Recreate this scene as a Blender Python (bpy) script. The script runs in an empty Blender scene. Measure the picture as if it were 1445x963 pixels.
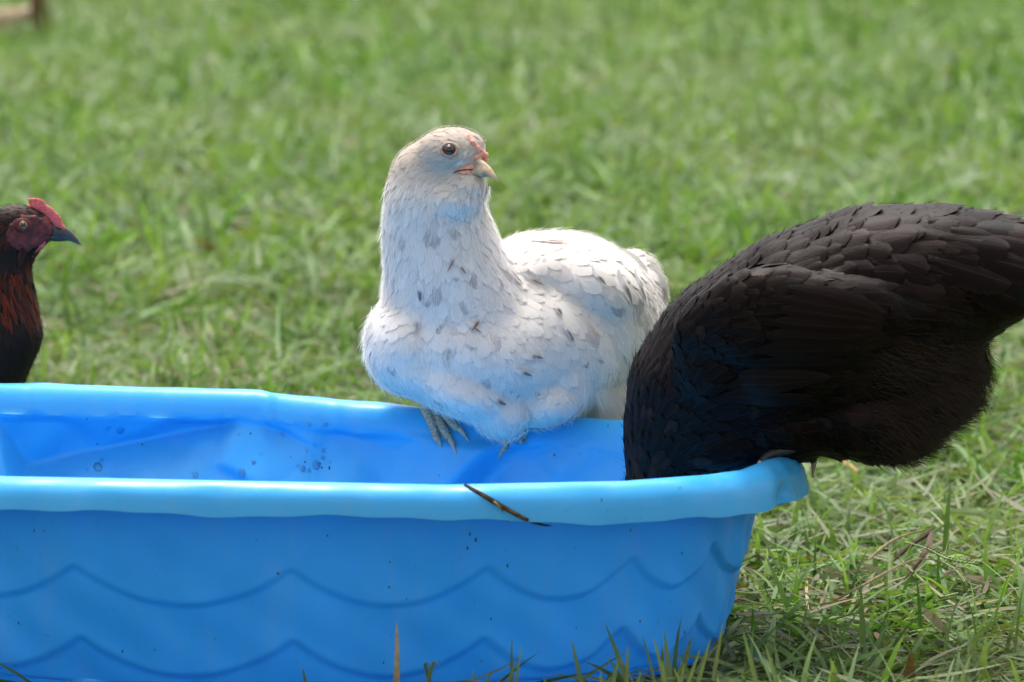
import bpy, bmesh, math, random
import numpy as np
from mathutils import Vector, Matrix, Quaternion
from mathutils.bvhtree import BVHTree
from mathutils.geometry import delaunay_2d_cdt
from math import radians as R, sin, cos, pi

random.seed(7)
rng = np.random.default_rng(11)
S = bpy.context.scene
C = S.collection

# ---------------------------------------------------------------- camera
PITCH = R(8.0); CH = 1.190; CY = -6.0; FPX = 8000.0; PW, PH = 1445.0, 963.0
cd = bpy.data.cameras.new('camera'); cam = bpy.data.objects.new('camera', cd); C.objects.link(cam)
cam.location = (0, CY, CH); cam.rotation_euler = (R(90) - PITCH, 0, 0)
cd.sensor_width = 36; cd.lens = 36 * FPX / PW
cd.clip_start = 0.05; cd.clip_end = 1000
cd.dof.use_dof = True; cd.dof.focus_distance = 6.16; cd.dof.aperture_fstop = 7.0
S.camera = cam
# ---------------------------------------------------------------- world + sun
SUN_EL, SUN_AZ = R(66), R(-14)      # azimuth from +Y towards +X
w = bpy.data.worlds.new("World"); S.world = w; w.use_nodes = True
nt = w.node_tree
bg = nt.nodes['Background']
sky = nt.nodes.new('ShaderNodeTexSky'); sky.sky_type = 'NISHITA'; sky.sun_disc = False
sky.sun_elevation = SUN_EL; sky.sun_rotation = SUN_AZ
sky.air_density = 0.8; sky.dust_density = 6.0; sky.ozone_density = 1.0
hs = nt.nodes.new('ShaderNodeHueSaturation'); hs.inputs['Saturation'].default_value = 0.12
nt.links.new(sky.outputs[0], hs.inputs['Color']); nt.links.new(hs.outputs[0], bg.inputs[0])
bg.inputs[1].default_value = 0.15
sl = bpy.data.lights.new('sun', 'SUN'); sun = bpy.data.objects.new('sun', sl); C.objects.link(sun)
sl.energy = 1.2; sl.angle = R(14); sl.color = (1.0, 0.95, 0.88)
sd = Vector((sin(SUN_AZ) * cos(SUN_EL), cos(SUN_AZ) * cos(SUN_EL), sin(SUN_EL)))
sun.rotation_euler = sd.to_track_quat('Z', 'Y').to_euler()
sun.location = sd * 20
S.view_settings.view_transform = 'Standard'; S.view_settings.look = 'None'
S.view_settings.exposure = 1.28; S.view_settings.gamma = 1.0
S.render.engine = 'CYCLES'
S.cycles.transparent_max_bounces = 16
S.cycles.max_bounces = 8

# ---------------------------------------------------------------- helpers
def ray(px, py):
    f = Vector((0, cos(PITCH), -sin(PITCH))); u = Vector((0, sin(PITCH), cos(PITCH)))
    return f * FPX + Vector((1, 0, 0)) * (px - PW / 2) + u * (PH / 2 - py)
def W(px, py, Y):
    d = ray(px, py); t = (Y - CY) / d.y
    return Vector((0, CY, CH)) + d * t
def scl(Y): return (Y - CY) / (FPX * cos(PITCH))        # metres per photo pixel at depth Y
def proj(p):
    f = Vector((0, cos(PITCH), -sin(PITCH))); u = Vector((0, sin(PITCH), cos(PITCH)))
    q = Vector(p) - Vector((0, CY, CH)); z = q.dot(f)
    return PW / 2 + FPX * q.x / z, PH / 2 - FPX * q.dot(u) / z
def lerp(a, b, t): return a + (b - a) * t
def interp(x, tab):
    if x <= tab[0][0]: return tab[0][1]
    for (a, ya), (b, yb) in zip(tab, tab[1:]):
        if x <= b: return ya + (yb - ya) * (x - a) / (b - a)
    return tab[-1][1]
def smooth(a, b, x):
    t = min(1, max(0, (x - a) / (b - a))); return t * t * (3 - 2 * t)
def tag(o, label=None, cat=None, group=None, kind=None):
    if label: o['label'] = label
    if cat: o['category'] = cat
    if group: o['group'] = group
    if kind: o['kind'] = kind
    return o
def empty(name, loc, label=None, cat=None, group=None):
    o = bpy.data.objects.new(name, None); C.objects.link(o); o.location = loc
    o.empty_display_size = 0.05
    return tag(o, label, cat, group)
def link(name, me, mat, parent=None):
    o = bpy.data.objects.new(name, me); C.objects.link(o)
    if mat: me.materials.append(mat)
    if parent:
        o.parent = parent; o.matrix_parent_inverse = Matrix.Translation(-parent.location)
    return o
def np_mesh(name, V, F4, uv=None, col=None, smooth_=True):
    """V (n,3), F4 (m,4) quads (or (m,3))"""
    me = bpy.data.meshes.new(name)
    V = np.asarray(V, dtype=np.float32); F4 = np.asarray(F4, dtype=np.int32)
    k = F4.shape[1]; n = len(V); m = len(F4)
    me.vertices.add(n); me.vertices.foreach_set('co', V.ravel())
    me.loops.add(m * k); me.loops.foreach_set('vertex_index', F4.ravel())
    me.polygons.add(m); me.polygons.foreach_set('loop_start', np.arange(0, m * k, k, dtype=np.int32))
    me.update(calc_edges=True)
    if smooth_: me.polygons.foreach_set('use_smooth', np.ones(m, dtype=bool))
    if uv is not None:
        l = me.uv_layers.new(name='UVMap'); l.data.foreach_set('uv', np.asarray(uv, dtype=np.float32)[F4.ravel()].ravel())
    if col is not None:
        a = me.color_attributes.new('col', 'FLOAT_COLOR', 'POINT')
        c4 = np.ones((n, 4), dtype=np.float32); c4[:, :col.shape[1]] = col
        a.data.foreach_set('color', c4.ravel())
    me.validate()
    return me

# ---------------------------------------------------------------- materials
def mat(name):
    m = bpy.data.materials.new(name); m.use_nodes = True
    n = m.node_tree; return m, n, n.nodes['Principled BSDF'], n.nodes['Material Output']
def N(n, t, **kw):
    x = n.nodes.new(t)
    for k, v in kw.items():
        if k.startswith('i_'): x.inputs[k[2:].replace('_', ' ')].default_value = v
        else: setattr(x, k, v)
    return x
def mul(n, a, b, op='MULTIPLY'):
    x = N(n, 'ShaderNodeMath', operation=op)
    for i, s in enumerate((a, b)):
        if isinstance(s, (int, float)): x.inputs[i].default_value = s
        elif s is not None: n.links.new(s, x.inputs[i])
    return x.outputs[0]
def mixc(n, f, a, b, bt='MIX'):
    x = N(n, 'ShaderNodeMix', data_type='RGBA', blend_type=bt)
    for sock, s in ((x.inputs[0], f), (x.inputs[6], a), (x.inputs[7], b)):
        if isinstance(s, (int, float)): sock.default_value = s
        elif isinstance(s, tuple): sock.default_value = (*s, 1) if len(s) == 3 else s
        else: n.links.new(s, sock)
    return x.outputs[2]
def noise(n, scale, detail=3, vec=None, rough=.5):
    x = N(n, 'ShaderNodeTexNoise'); x.inputs['Scale'].default_value = scale
    x.inputs['Detail'].default_value = detail; x.inputs['Roughness'].default_value = rough
    if vec is not None: n.links.new(vec, x.inputs['Vector'])
    return x.outputs[0]
def ramp(n, src, a, b, c0=(0, 0, 0), c1=(1, 1, 1)):
    x = N(n, 'ShaderNodeValToRGB'); n.links.new(src, x.inputs[0])
    x.color_ramp.elements[0].position = a; x.color_ramp.elements[1].position = b
    x.color_ramp.elements[0].color = (*c0, 1); x.color_ramp.elements[1].color = (*c1, 1)
    return x.outputs[0]
def bump(n, h, strength, dist, bs):
    b = N(n, 'ShaderNodeBump'); b.inputs['Strength'].default_value = strength; b.inputs['Distance'].default_value = dist
    n.links.new(h, b.inputs['Height']); n.links.new(b.outputs[0], bs.inputs['Normal'])
def wpos(n): return N(n, 'ShaderNodeNewGeometry').outputs['Position']

def feather_mat(name, rough=.6, spec=.3, fringe=.5, trans=0.0, streak=.25, sheen=0.0, shaft=(.8, .8, .8), shaft_f=.4, tint=(1, 1, 1, 1)):
    m, n, b, out = mat(name)
    at = N(n, 'ShaderNodeAttribute', attribute_name='col')
    uv = N(n, 'ShaderNodeTexCoord').outputs['UV']
    sp = N(n, 'ShaderNodeSeparateXYZ'); n.links.new(uv, sp.inputs[0])
    au = mul(n, mul(n, sp.outputs[0], .5, 'SUBTRACT'), 0, 'ABSOLUTE')
    # barb coordinate: runs along v, swept towards the tip
    bc = mul(n, mul(n, sp.outputs[1], 26.0), mul(n, au, 22.0), 'SUBTRACT')
    cv = N(n, 'ShaderNodeCombineXYZ'); n.links.new(bc, cv.inputs[0])
    n.links.new(mul(n, at.outputs['Alpha'], 57.0), cv.inputs[1]); n.links.new(mul(n, au, 2.0), cv.inputs[2])
    nz = noise(n, 1.0, 3, cv.outputs[0], .65)
    fac = ramp(n, nz, .3, .7)
    col = mixc(n, fac, mixc(n, 1.0, at.outputs['Color'], (1 - streak,) * 3, 'MULTIPLY'), at.outputs['Color'])
    sh = mul(n, au, .018, 'LESS_THAN')
    col = mixc(n, mul(n, sh, shaft_f), col, shaft)
    n.links.new(col, b.inputs['Base Color'])
    b.inputs['Roughness'].default_value = rough; b.inputs['Specular IOR Level'].default_value = spec
    b.inputs['Specular Tint'].default_value = tint
    if sheen: b.inputs['Sheen Weight'].default_value = sheen; b.inputs['Sheen Roughness'].default_value = .4
    bump(n, nz, .35, .0008, b)
    last = b.outputs[0]
    if trans:
        tr = N(n, 'ShaderNodeBsdfTranslucent'); n.links.new(col, tr.inputs[0])
        mx = N(n, 'ShaderNodeMixShader', i_Fac=trans); n.links.new(last, mx.inputs[1]); n.links.new(tr.outputs[0], mx.inputs[2]); last = mx.outputs[0]
    if fringe:
        # barbs come apart at the edge and the tip of the vane
        e = N(n, 'ShaderNodeMapRange'); n.links.new(mul(n, au, 2.0), e.inputs[0]); e.inputs[1].default_value = 1 - fringe; e.inputs[2].default_value = 1.0
        t = N(n, 'ShaderNodeMapRange'); n.links.new(sp.outputs[1], t.inputs[0]); t.inputs[1].default_value = 1 - fringe * .5; t.inputs[2].default_value = 1.0
        ee = mul(n, e.outputs[0], t.outputs[0], 'MAXIMUM')
        a = mul(n, mul(n, ee, .75), mul(n, nz, .18, 'ADD'), 'GREATER_THAN')
        tp = N(n, 'ShaderNodeBsdfTransparent'); mx = N(n, 'ShaderNodeMixShader')
        n.links.new(a, mx.inputs[0]); n.links.new(last, mx.inputs[1]); n.links.new(tp.outputs[0], mx.inputs[2]); last = mx.outputs[0]
    n.links.new(last, out.inputs[0])
    return m
def simple(name, col, rough=.6, spec=.4, nscale=60, namp=.25, bumpd=.0, col2=None, sss=0):
    m, n, b, out = mat(name)
    nz = noise(n, nscale, 4, N(n, 'ShaderNodeTexCoord').outputs['Object'])
    c2 = col2 or tuple(c * (1 - namp) for c in col)
    n.links.new(mixc(n, ramp(n, nz, .35, .65), c2, col), b.inputs['Base Color'])
    b.inputs['Roughness'].default_value = rough; b.inputs['Specular IOR Level'].default_value = spec
    if sss:
        b.inputs['Subsurface Weight'].default_value = sss; b.inputs['Subsurface Radius'].default_value = (.004, .0015, .001)
    if bumpd: bump(n, nz, .6, bumpd, b)
    return m
M = {}
M['white_f'] = feather_mat('white_feather', .8, .1, .6, .28, .06, 0, (.6, .55, .5), .12)
M['black_f'] = feather_mat('black_feather', .48, .08, .35, 0, .4, .0, (.03, .02, .018), .4, (1, .72, .66, 1))
M['red_f'] = feather_mat('hackle_feather', .5, .12, .35, 0, .4, 0, (.02, .01, .01), .5)
M['white_b'] = simple('white_down', (.72, .7, .68), .9, .05, 40, .1)
M['black_b'] = simple('black_down', (.006, .0045, .0045), .8, .1, 40, .2)
M['eye_dark'] = simple('eye_brown', (.09, .032, .012), .08, .45, 400, .3)
M['eye_iris'] = simple('eye_amber', (.20, .075, .015), .06, .8, 500, .4)
M['pupil'] = simple('pupil', (.003, .003, .003), .05, .8)
M['lid'] = simple('eyelid_skin', (.42, .30, .24), .6, .3, 300, .3, .0005)
M['beak_h'] = simple('beak_horn', (.62, .46, .26), .35, .5, 130, .5, 0, (.24, .18, .15))
M['beak_d'] = simple('beak_dark', (.035, .035, .045), .3, .5, 160, .3)
M['comb_p'] = simple('comb_pink', (.75, .24, .18), .55, .4, 700, .3, .001, (.80, .42, .33), .2)
M['comb_r'] = simple('comb_red', (.50, .06, .07), .6, .3, 500, .3, .001, (.62, .15, .15), .2)
M['face_r'] = simple('face_skin', (.14, .030, .034), .6, .25, 110, .5, .0008, (.055, .014, .017))
M['leg'] = simple('leg_scale', (.46, .40, .30), .55, .4, 420, .6, .001, (.17, .155, .13))
M['claw'] = simple('claw_horn', (.50, .40, .32), .4, .5, 300, .35)
M['leg_d'] = simple('leg_dark', (.03, .03, .035), .5, .4, 500, .4, .0008)
M['bark'] = simple('brown_wood', (.16, .09, .05), .9, .1, 60, .5, .004)
M['stone'] = simple('tan_stone', (.42, .33, .24), .9, .1, 30, .3, .003, (.30, .2, .13))
M['dry'] = simple('dry_blade', (.10, .065, .035), .7, .2, 120, .6, .0004)
M['dryleaf'] = simple('dry_leaf', (.42, .24, .10), .7, .2, 120, .4, .0006)
M['straw'] = simple('dry_straw', (.36, .28, .16), .7, .2, 120, .4)
M['seed'] = simple('seed_green', (.26, .32, .12), .7, .2, 300, .4, .0005)
M['soil_speck'] = simple('dirt_speck', (.08, .05, .035), .9, .1)

def plastic():
    m, n, b, out = mat('blue_pool_plastic')
    p = wpos(n)
    n1 = noise(n, 7, 4, p)
    col = mixc(n, ramp(n, n1, .3, .7), (.046, .43, .86), (.068, .48, .92))
    # chalky scuffs and dusty smears
    mp = N(n, 'ShaderNodeMapping'); mp.inputs['Scale'].default_value = (30, 30, 4); n.links.new(p, mp.inputs[0])
    n2 = noise(n, 1, 5, mp.outputs[0], .7)
    col = mixc(n, mul(n, ramp(n, n2, .5, .8), .13), col, (.42, .50, .58))
    n3 = noise(n, 160, 2, p); n4 = noise(n, 9, 3, p)
    sp = mul(n, ramp(n, n3, .70, .76), ramp(n, n4, .45, .7))
    col = mixc(n, mul(n, sp, .75), col, (.05, .05, .06))
    # thin scratches
    mp2 = N(n, 'ShaderNodeMapping'); mp2.inputs['Scale'].default_value = (260, 260, 12); mp2.inputs['Rotation'].default_value = (.3, .5, 0); n.links.new(p, mp2.inputs[0])
    n5 = noise(n, 1, 2, mp2.outputs[0])
    col = mixc(n, mul(n, mul(n, ramp(n, n5, .72, .78), n4), .3), col, (.02, .08, .3))
    n.links.new(col, b.inputs['Base Color'])
    b.inputs['Specular IOR Level'].default_value = .4
    n.links.new(ramp(n, n2, .2, .8, (.24,) * 3, (.42,) * 3), b.inputs['Roughness'])
    bump(n, noise(n, 45, 4, p), .12, .004, b)
    tr = N(n, 'ShaderNodeBsdfTranslucent'); n.links.new(col, tr.inputs[0])
    mx = N(n, 'ShaderNodeMixShader', i_Fac=.27); n.links.new(b.outputs[0], mx.inputs[1]); n.links.new(tr.outputs[0], mx.inputs[2])
    n.links.new(mx.outputs[0], out.inputs[0])
    return m
M['pool'] = plastic()
def grass_mat():
    m, n, b, out = mat('grass_blade')
    at = N(n, 'ShaderNodeAttribute', attribute_name='col')
    p = wpos(n)
    big = ramp(n, noise(n, 1.3, 5, p), .42, .60)
    col = mixc(n, mul(n, big, .6), at.outputs['Color'], (.24, .29, .15))
    dk = ramp(n, noise(n, 4.5, 2, p), .45, .6)
    col = mixc(n, mul(n, dk, .5), col, mixc(n, 1.0, col, (.55, .75, .6), 'MULTIPLY'))
    f = ramp(n, noise(n, 120, 2, p), .3, .7)
    col = mixc(n, f, mixc(n, 1.0, col, (.78, .78, .78), 'MULTIPLY'), col)
    n.links.new(col, b.inputs['Base Color']); b.inputs['Roughness'].default_value = .5; b.inputs['Specular IOR Level'].default_value = .25
    tr = N(n, 'ShaderNodeBsdfTranslucent'); n.links.new(mixc(n, 1.0, col, (1.1, 1.2, .5), 'MULTIPLY'), tr.inputs[0])
    mx = N(n, 'ShaderNodeMixShader', i_Fac=.35); n.links.new(b.outputs[0], mx.inputs[1]); n.links.new(tr.outputs[0], mx.inputs[2])
    n.links.new(mx.outputs[0], out.inputs[0]); return m
M['grass'] = grass_mat()
def ground_mat():
    m, n, b, out = mat('thatch_ground')
    p = wpos(n)
    col = mixc(n, ramp(n, noise(n, 25, 6, p, .7), .35, .65), (.035, .045, .015), (.12, .11, .06))
    far = mixc(n, ramp(n, noise(n, 2.0, 8, p, .75), .3, .7), (.05, .09, .025), (.10, .15, .05))
    sp = N(n, 'ShaderNodeSeparateXYZ'); n.links.new(p, sp.inputs[0])
    g = N(n, 'ShaderNodeVectorMath', operation='LENGTH'); n.links.new(p, g.inputs[0])
    d = N(n, 'ShaderNodeMapRange'); n.links.new(g.outputs['Value'], d.inputs[0]); d.inputs[1].default_value = 12; d.inputs[2].default_value = 25
    n.links.new(mixc(n, d.outputs[0], col, far), b.inputs['Base Color']); b.inputs['Roughness'].default_value = .95
    b.inputs['Specular IOR Level'].default_value = .1
    bump(n, noise(n, 60, 5, p, .7), .8, .01, b); return m
M['ground'] = ground_mat()

# ---------------------------------------------------------------- ground
me = bpy.data.meshes.new('ground'); bm = bmesh.new()
bmesh.ops.create_grid(bm, x_segments=40, y_segments=40, size=400); bm.to_mesh(me); bm.free()
tag(link('ground', me, M['ground']), kind='structure')

# ---------------------------------------------------------------- paddling pool
PX, PY, PA, PB, PE = -0.225, 0.02, 0.488, 0.315, 2.25
FAR_TOP = [(-900, 545), (-300, 541), (0, 543), (372, 552), (384, 556), (500, 569), (600, 577), (880, 595), (1000, 607), (1060, 625), (1100, 641), (1400, 645)]
NEAR_TOP = [(-900, 650), (-300, 664), (0, 673), (300, 679), (630, 685), (880, 680), (1000, 671), (1050, 664), (1085, 650), (1110, 643), (1400, 642)]
def se(th, off=0.0):
    c, s = cos(th), sin(th)
    r = (abs(c / 1) ** PE + abs(s / 1) ** PE) ** (-1 / PE)
    x, y = PA * r * c, PB * r * s
    # outward normal approx
    nx, ny = (abs(c) ** (PE - 1)) * (1 if c > 0 else -1) / PA, (abs(s) ** (PE - 1)) * (1 if s > 0 else -1) / PB
    l = math.hypot(nx, ny) or 1
    return PX + x + off * nx / l, PY + y + off * ny / l
NT = 640
def crest_z(th):
    x, y = se(th, .024)
    px = PW / 2 + x * FPX * cos(PITCH) / (y - CY) * 1.0
    k = smooth(-.25, .25, (y - PY) / PB)
    py = lerp(interp(px, NEAR_TOP), interp(px, FAR_TOP), k)
    for _ in range(3):
        z = W(px, py, y).z; px = proj((x, y, z))[0]
        py = lerp(interp(px, NEAR_TOP), interp(px, FAR_TOP), k)
    return z
CZ = np.array([crest_z(2 * pi * i / NT) for i in range(NT)])
for _ in range(1): CZ = .5 * CZ + .25 * (np.roll(CZ, 1) + np.roll(CZ, -1))
def theta_for_x(x):                                     # near side wall angle for a world X
    best = min(range(400), key=lambda i: abs(se(-pi + pi * i / 400)[0] - x)); return -pi + pi * best / 400
cusps = [theta_for_x((px - 722.5) * 5.72 / 8000) for px in (90, 410, 690, 900, 1025)]
def phase(th):
    th = (th + pi) % (2 * pi) - pi
    if th < cusps[0]: return (th - cusps[0]) / (cusps[1] - cusps[0])
    for i in range(4):
        if th < cusps[i + 1]: return i + (th - cusps[i]) / (cusps[i + 1] - cusps[i])
    return 4 + (th - cusps[4]) / .42
# folds pressed into the far inner wall: (px, py, outward push)
FOLD = [(-600, 560, 0), (-600, 700, 0), (-200, 586, 0), (0, 586, .0), (0, 591, .006), (100, 587, .0), (100, 592, .009), (240, 586, -.002), (240, 592, .009), (340, 584, -.003), (340, 591, .006), (375, 584, -.006), (-200, 662, .03), (60, 662, .03), (150, 640, .028), (230, 620, .026),
        (310, 603, .018), (360, 592, .006), (-200, 720, -.01), (0, 720, -.012), (200, 720, -.014), (400, 705, -.014), (300, 660, .004), (320, 655, -.006), (470, 690, -.004), (455, 640, .008), (480, 610, .012), (440, 600, .006),
        (540, 600, .002), (560, 640, .008), (545, 690, .006), (600, 600, .0), (695, 622, -.010), (640, 680, -.012), (610, 720, -.010), (722, 640, .010), (672, 690, .012), (650, 725, .012),
        (760, 610, .002), (800, 690, .0), (880, 600, 0), (880, 700, 0), (1000, 610, 0), (1000, 720, 0), (1100, 640, 0), (1100, 720, 0), (-600, 900, 0), (1100, 900, 0), (0, 560, 0), (375, 560, 0), (600, 585, 0), (880, 590, 0),
        (200, 900, 0), (600, 900, 0), (-600, 500, 0), (1100, 500, 0)]
fv = [Vector((a, b)) for a, b, c in FOLD]
ov, oe, of, orig, _, _ = delaunay_2d_cdt(fv, [], [], 0, 1e-4)
fd = [FOLD[o[0]][2] for o in orig]
tris = [tuple(f) for f in of]
T_ = np.array([[[ov[i].x, ov[i].y] for i in t] for t in tris]); D_ = np.array([[fd[i] for i in t] for t in tris])
def fold(P):
    out = np.zeros(len(P))
    a, b, c = T_[:, 0], T_[:, 1], T_[:, 2]
    den = (b[:, 1] - c[:, 1]) * (a[:, 0] - c[:, 0]) + (c[:, 0] - b[:, 0]) * (a[:, 1] - c[:, 1])
    for k in range(len(T_)):
        w0 = ((b[k, 1] - c[k, 1]) * (P[:, 0] - c[k, 0]) + (c[k, 0] - b[k, 0]) * (P[:, 1] - c[k, 1])) / den[k]
        w1 = ((c[k, 1] - a[k, 1]) * (P[:, 0] - c[k, 0]) + (a[k, 0] - c[k, 0]) * (P[:, 1] - c[k, 1])) / den[k]
        w2 = 1 - w0 - w1
        ins = (w0 >= -1e-6) & (w1 >= -1e-6) & (w2 >= -1e-6)
        out[ins] = (w0 * D_[k, 0] + w1 * D_[k, 1] + w2 * D_[k, 2])[ins]
    return out
RIMP = [(.0015, -.028), (.003, -.023), (.006, -.016), (.010, -.009), (.015, -.004), (.021, -.0008), (.027, 0), (.033, -.001), (.039, -.005), (.044, -.011), (.0475, -.018), (.0495, -.027), (.0515, -.036), (.0525, -.0425)]
NW = 84
prof_n = 6 + 8 + NW + len(RIMP)
V = np.zeros((NT, prof_n, 3)); OFFN = np.zeros((NT, prof_n))
for i in range(NT):
    th = 2 * pi * i / NT; zt = CZ[i]
    x0, y0 = se(th); x1, y1 = se(th, 1.0); nx, ny = x1 - x0, y1 - y0
    ph = phase(th); fr = ph % 1.0
    arc = math.sqrt((4 * fr * (1 - fr)) ** 1.8 + .006)
    near = 1 - smooth(0.0, .16, y0 - PY); near = max(near, .25)
    rows = []
    cx, cy = x0 - .066 * nx, y0 - .066 * ny
    for j in range(6):
        t = j / 6; rows.append((PX + (cx - PX) * t, PY + (cy - PY) * t, .008, 0, 0))
    for j in range(8):                                    # base bend
        a = j / 7 * pi / 2
        off = -.062 + .016 * sin(a); z = .008 + .014 * (1 - cos(a))
        rows.append((x0 + off * nx, y0 + off * ny, z, 0, 0))
    zb, ztw = .022, zt - .030
    for j in range(NW):
        t = (j + 1) / NW; z = lerp(zb, ztw, t); off = lerp(-.046, 0, t ** .8)
        # two rows of hanging scallops pressed into the wall
        z1 = .156 - .042 * arc; z2 = .078 - .042 * arc
        q1, q2 = z - z1, z - z2
        d = 0.0062 * smooth(-.007, .003, q1) * math.exp(-max(q1, 0) / .035)
        d += 0.0062 * smooth(-.007, .003, q2) * math.exp(-max(q2, 0) / .03)
        d += .003 * (1 - abs(2 * fr - 1)) ** 1.0 * (1 - t * .6)           # panels bulge between the cusps
        off += d * near
        # crease at the right end of the front
        off += .004 * math.exp(-((th % (2 * pi)) - (2 * pi + cusps[4] + .10 + .12 * t)) ** 2 / .0012) * near
        rows.append((x0 + off * nx, y0 + off * ny, z, 1, smooth(.0, .12, 1 - t)))
    wob = .0022 * sin(th * 9 + 1) + .0018 * sin(th * 17 + 2.2) + .0012 * sin(th * 41)
    for (o, dz) in RIMP:
        k = smooth(.02, .052, o)
        dz2 = dz * (.70 + .26 * smooth(.1, .9, cos(th))) if o > .03 else dz
        rows.append((x0 + (o + wob * k) * nx, y0 + (o + wob * k) * ny, zt + dz2 + wob * .8 * k, 2, 0))
    for j, r_ in enumerate(rows):
        V[i, j] = r_[:3]; OFFN[i, j] = r_[3]
# far-side folds
flat = V.reshape(-1, 3)
f_ = np.array([0, cos(PITCH), -sin(PITCH)]); u_ = np.array([0, sin(PITCH), cos(PITCH)])
q = flat - np.array([0, CY, CH]); zz = q @ f_
P2 = np.stack([PW / 2 + FPX * q[:, 0] / zz, PH / 2 - FPX * (q @ u_) / zz], 1)
fo = fold(P2).reshape(NT, prof_n)
msk = np.zeros((NT, prof_n)); jj = np.arange(prof_n)
wallw = np.clip((jj - 14) / 10.0, 0, 1) * np.clip((14 + NW + 1 - jj) / 5.0, 0, 1)
for i in range(NT):
    th = 2 * pi * i / NT
    msk[i] = wallw * smooth(.05, .2, V[i, 14, 1] - PY)
fo = fo * msk
for _ in range(2):
    fo = .5 * fo + .25 * (np.roll(fo, 1, 0) + np.roll(fo, -1, 0)); fo[:, 1:-1] = .5 * fo[:, 1:-1] + .25 * (fo[:, 2:] + fo[:, :-2])
# gentle dents everywhere
for i in range(NT):
    th = 2 * pi * i / NT; x0, y0 = se(th); x1, y1 = se(th, 1.0); nx, ny = x1 - x0, y1 - y0
    zc = V[i, :, 2]
    dent = .0022 * np.sin(th * 23 + zc * 40) * np.sin(zc * 55 + th * 6) + .0012 * np.sin(th * 51 + zc * 25 + 1.3)
    dent *= (OFFN[i] > .5) * (OFFN[i] < 1.5)
    o = fo[i] * 1.5 + dent
    if V[i, 14, 1] > PY:                                    # stress creases across the far rim
        for cpx, amp in ((376, .0035), (50, .002), (470, .0015)):
            cx_ = (cpx - 722.5) * 6.33 / 8000
            o = o - amp * math.exp(-((V[i, 90, 0] - cx_) / .0045) ** 2) * (OFFN[i] > 1.5)
    # thumb dent in the lip at the right end
    k = np.exp(-((V[i, :, 0] - .287) / .009) ** 2 - ((zc - (CZ[i] - .033)) / .010) ** 2) * (V[i, :, 1] < PY) * (OFFN[i] > 1.5)
    o = o - .010 * k
    V[i, :, 0] += o * nx; V[i, :, 1] += o * ny
idx = np.arange(NT * prof_n).reshape(NT, prof_n)
F = np.stack([idx[:, :-1], np.roll(idx, -1, 0)[:, :-1], np.roll(idx, -1, 0)[:, 1:], idx[:, 1:]], -1).reshape(-1, 4)
me = np_mesh('pool', V.reshape(-1, 3), F)
pool_bvh = BVHTree.FromPolygons([tuple(v) for v in V.reshape(-1, 3)], [tuple(int(a) for a in f) for f in F])
pool = empty('paddling_pool', (PX, PY, 0), 'bright blue plastic paddling pool with scalloped sides and crumpled rim standing on the grass', 'paddling pool')
basin = link('basin', me, M['pool'], pool)
bm = bmesh.new(); bm.from_mesh(me); bmesh.ops.remove_doubles(bm, verts=bm.verts, dist=1e-5); bmesh.ops.recalc_face_normals(bm, faces=bm.faces); bm.to_mesh(me); bm.free()
me.polygons.foreach_set('use_smooth', np.ones(len(me.polygons), dtype=bool))
sm = basin.modifiers.new('solid', 'SOLIDIFY'); sm.thickness = .0022; sm.offset = 0
es = basin.modifiers.new('split', 'EDGE_SPLIT'); es.split_angle = R(50)

def poolhit(px, py):
    d = ray(px, py).normalized(); o = Vector((0, CY, CH)); best = None
    start = o
    hits = []
    while True:
        h = pool_bvh.ray_cast(start, d)
        if h[0] is None: break
        n = h[1] if h[1].dot(d) < 0 else -h[1]
        hits.append((h[0], n)); start = h[0] + d * .002
        if len(hits) > 6: break
    return hits
# water drops and specks
def domes(name, pts, material, parent, flat=.4, kind='stuff'):
    bm = bmesh.new()
    for (p, n, r, st) in pts:
        Mx = Matrix.Translation(p) @ n.to_track_quat('Z', 'Y').to_matrix().to_4x4() @ Matrix.Diagonal((r, r * st, r * flat, 1))
        bmesh.ops.create_icosphere(bm, subdivisions=2, radius=1, matrix=Mx)
    me = bpy.data.meshes.new(name); bm.to_mesh(me); bm.free()
    me.polygons.foreach_set('use_smooth', np.ones(len(me.polygons), dtype=bool))
    o = link(name, me, material, parent); o['kind'] = kind; return o
mw, n, b, out = mat('water')
tp_ = N(n, 'ShaderNodeBsdfTransparent'); tp_.inputs[0].default_value = (.93, .96, 1, 1); gl_ = N(n, 'ShaderNodeBsdfGlossy'); gl_.inputs['Roughness'].default_value = .03
fr_ = N(n, 'ShaderNodeFresnel'); fr_.inputs[0].default_value = 1.4; mx_ = N(n, 'ShaderNodeMixShader')
n.links.new(fr_.outputs[0], mx_.inputs[0]); n.links.new(tp_.outputs[0], mx_.inputs[1]); n.links.new(gl_.outputs[0], mx_.inputs[2]); n.links.new(mx_.outputs[0], out.inputs[0])
M['water'] = mw
pts = []
for k in range(26):
    px = random.choice([random.uniform(60, 260), random.uniform(280, 380), random.uniform(430, 470), random.uniform(200, 600), random.uniform(650, 870)]); py = random.uniform(592, 668)
    hs_ = [h for h in poolhit(px, py) if h[0].y > PY]
    if hs_: pts.append((hs_[0][0] + hs_[0][1] * .0012, hs_[0][1], random.uniform(.0010, .0026), random.uniform(1, 1.5)))
for (px, py, r) in ((170, 607, .0045), (138, 660, .005), (446, 657, .0045), (427, 662, .003), (342, 668, .004), (276, 672, .003)):
    hs_ = [h for h in poolhit(px, py) if h[0].y > PY]
    if hs_: pts.append((hs_[0][0] + hs_[0][1] * .0015, hs_[0][1], r, 1.3))
domes('water_drops', pts, M['water'], pool, .22)
pts = []
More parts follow.
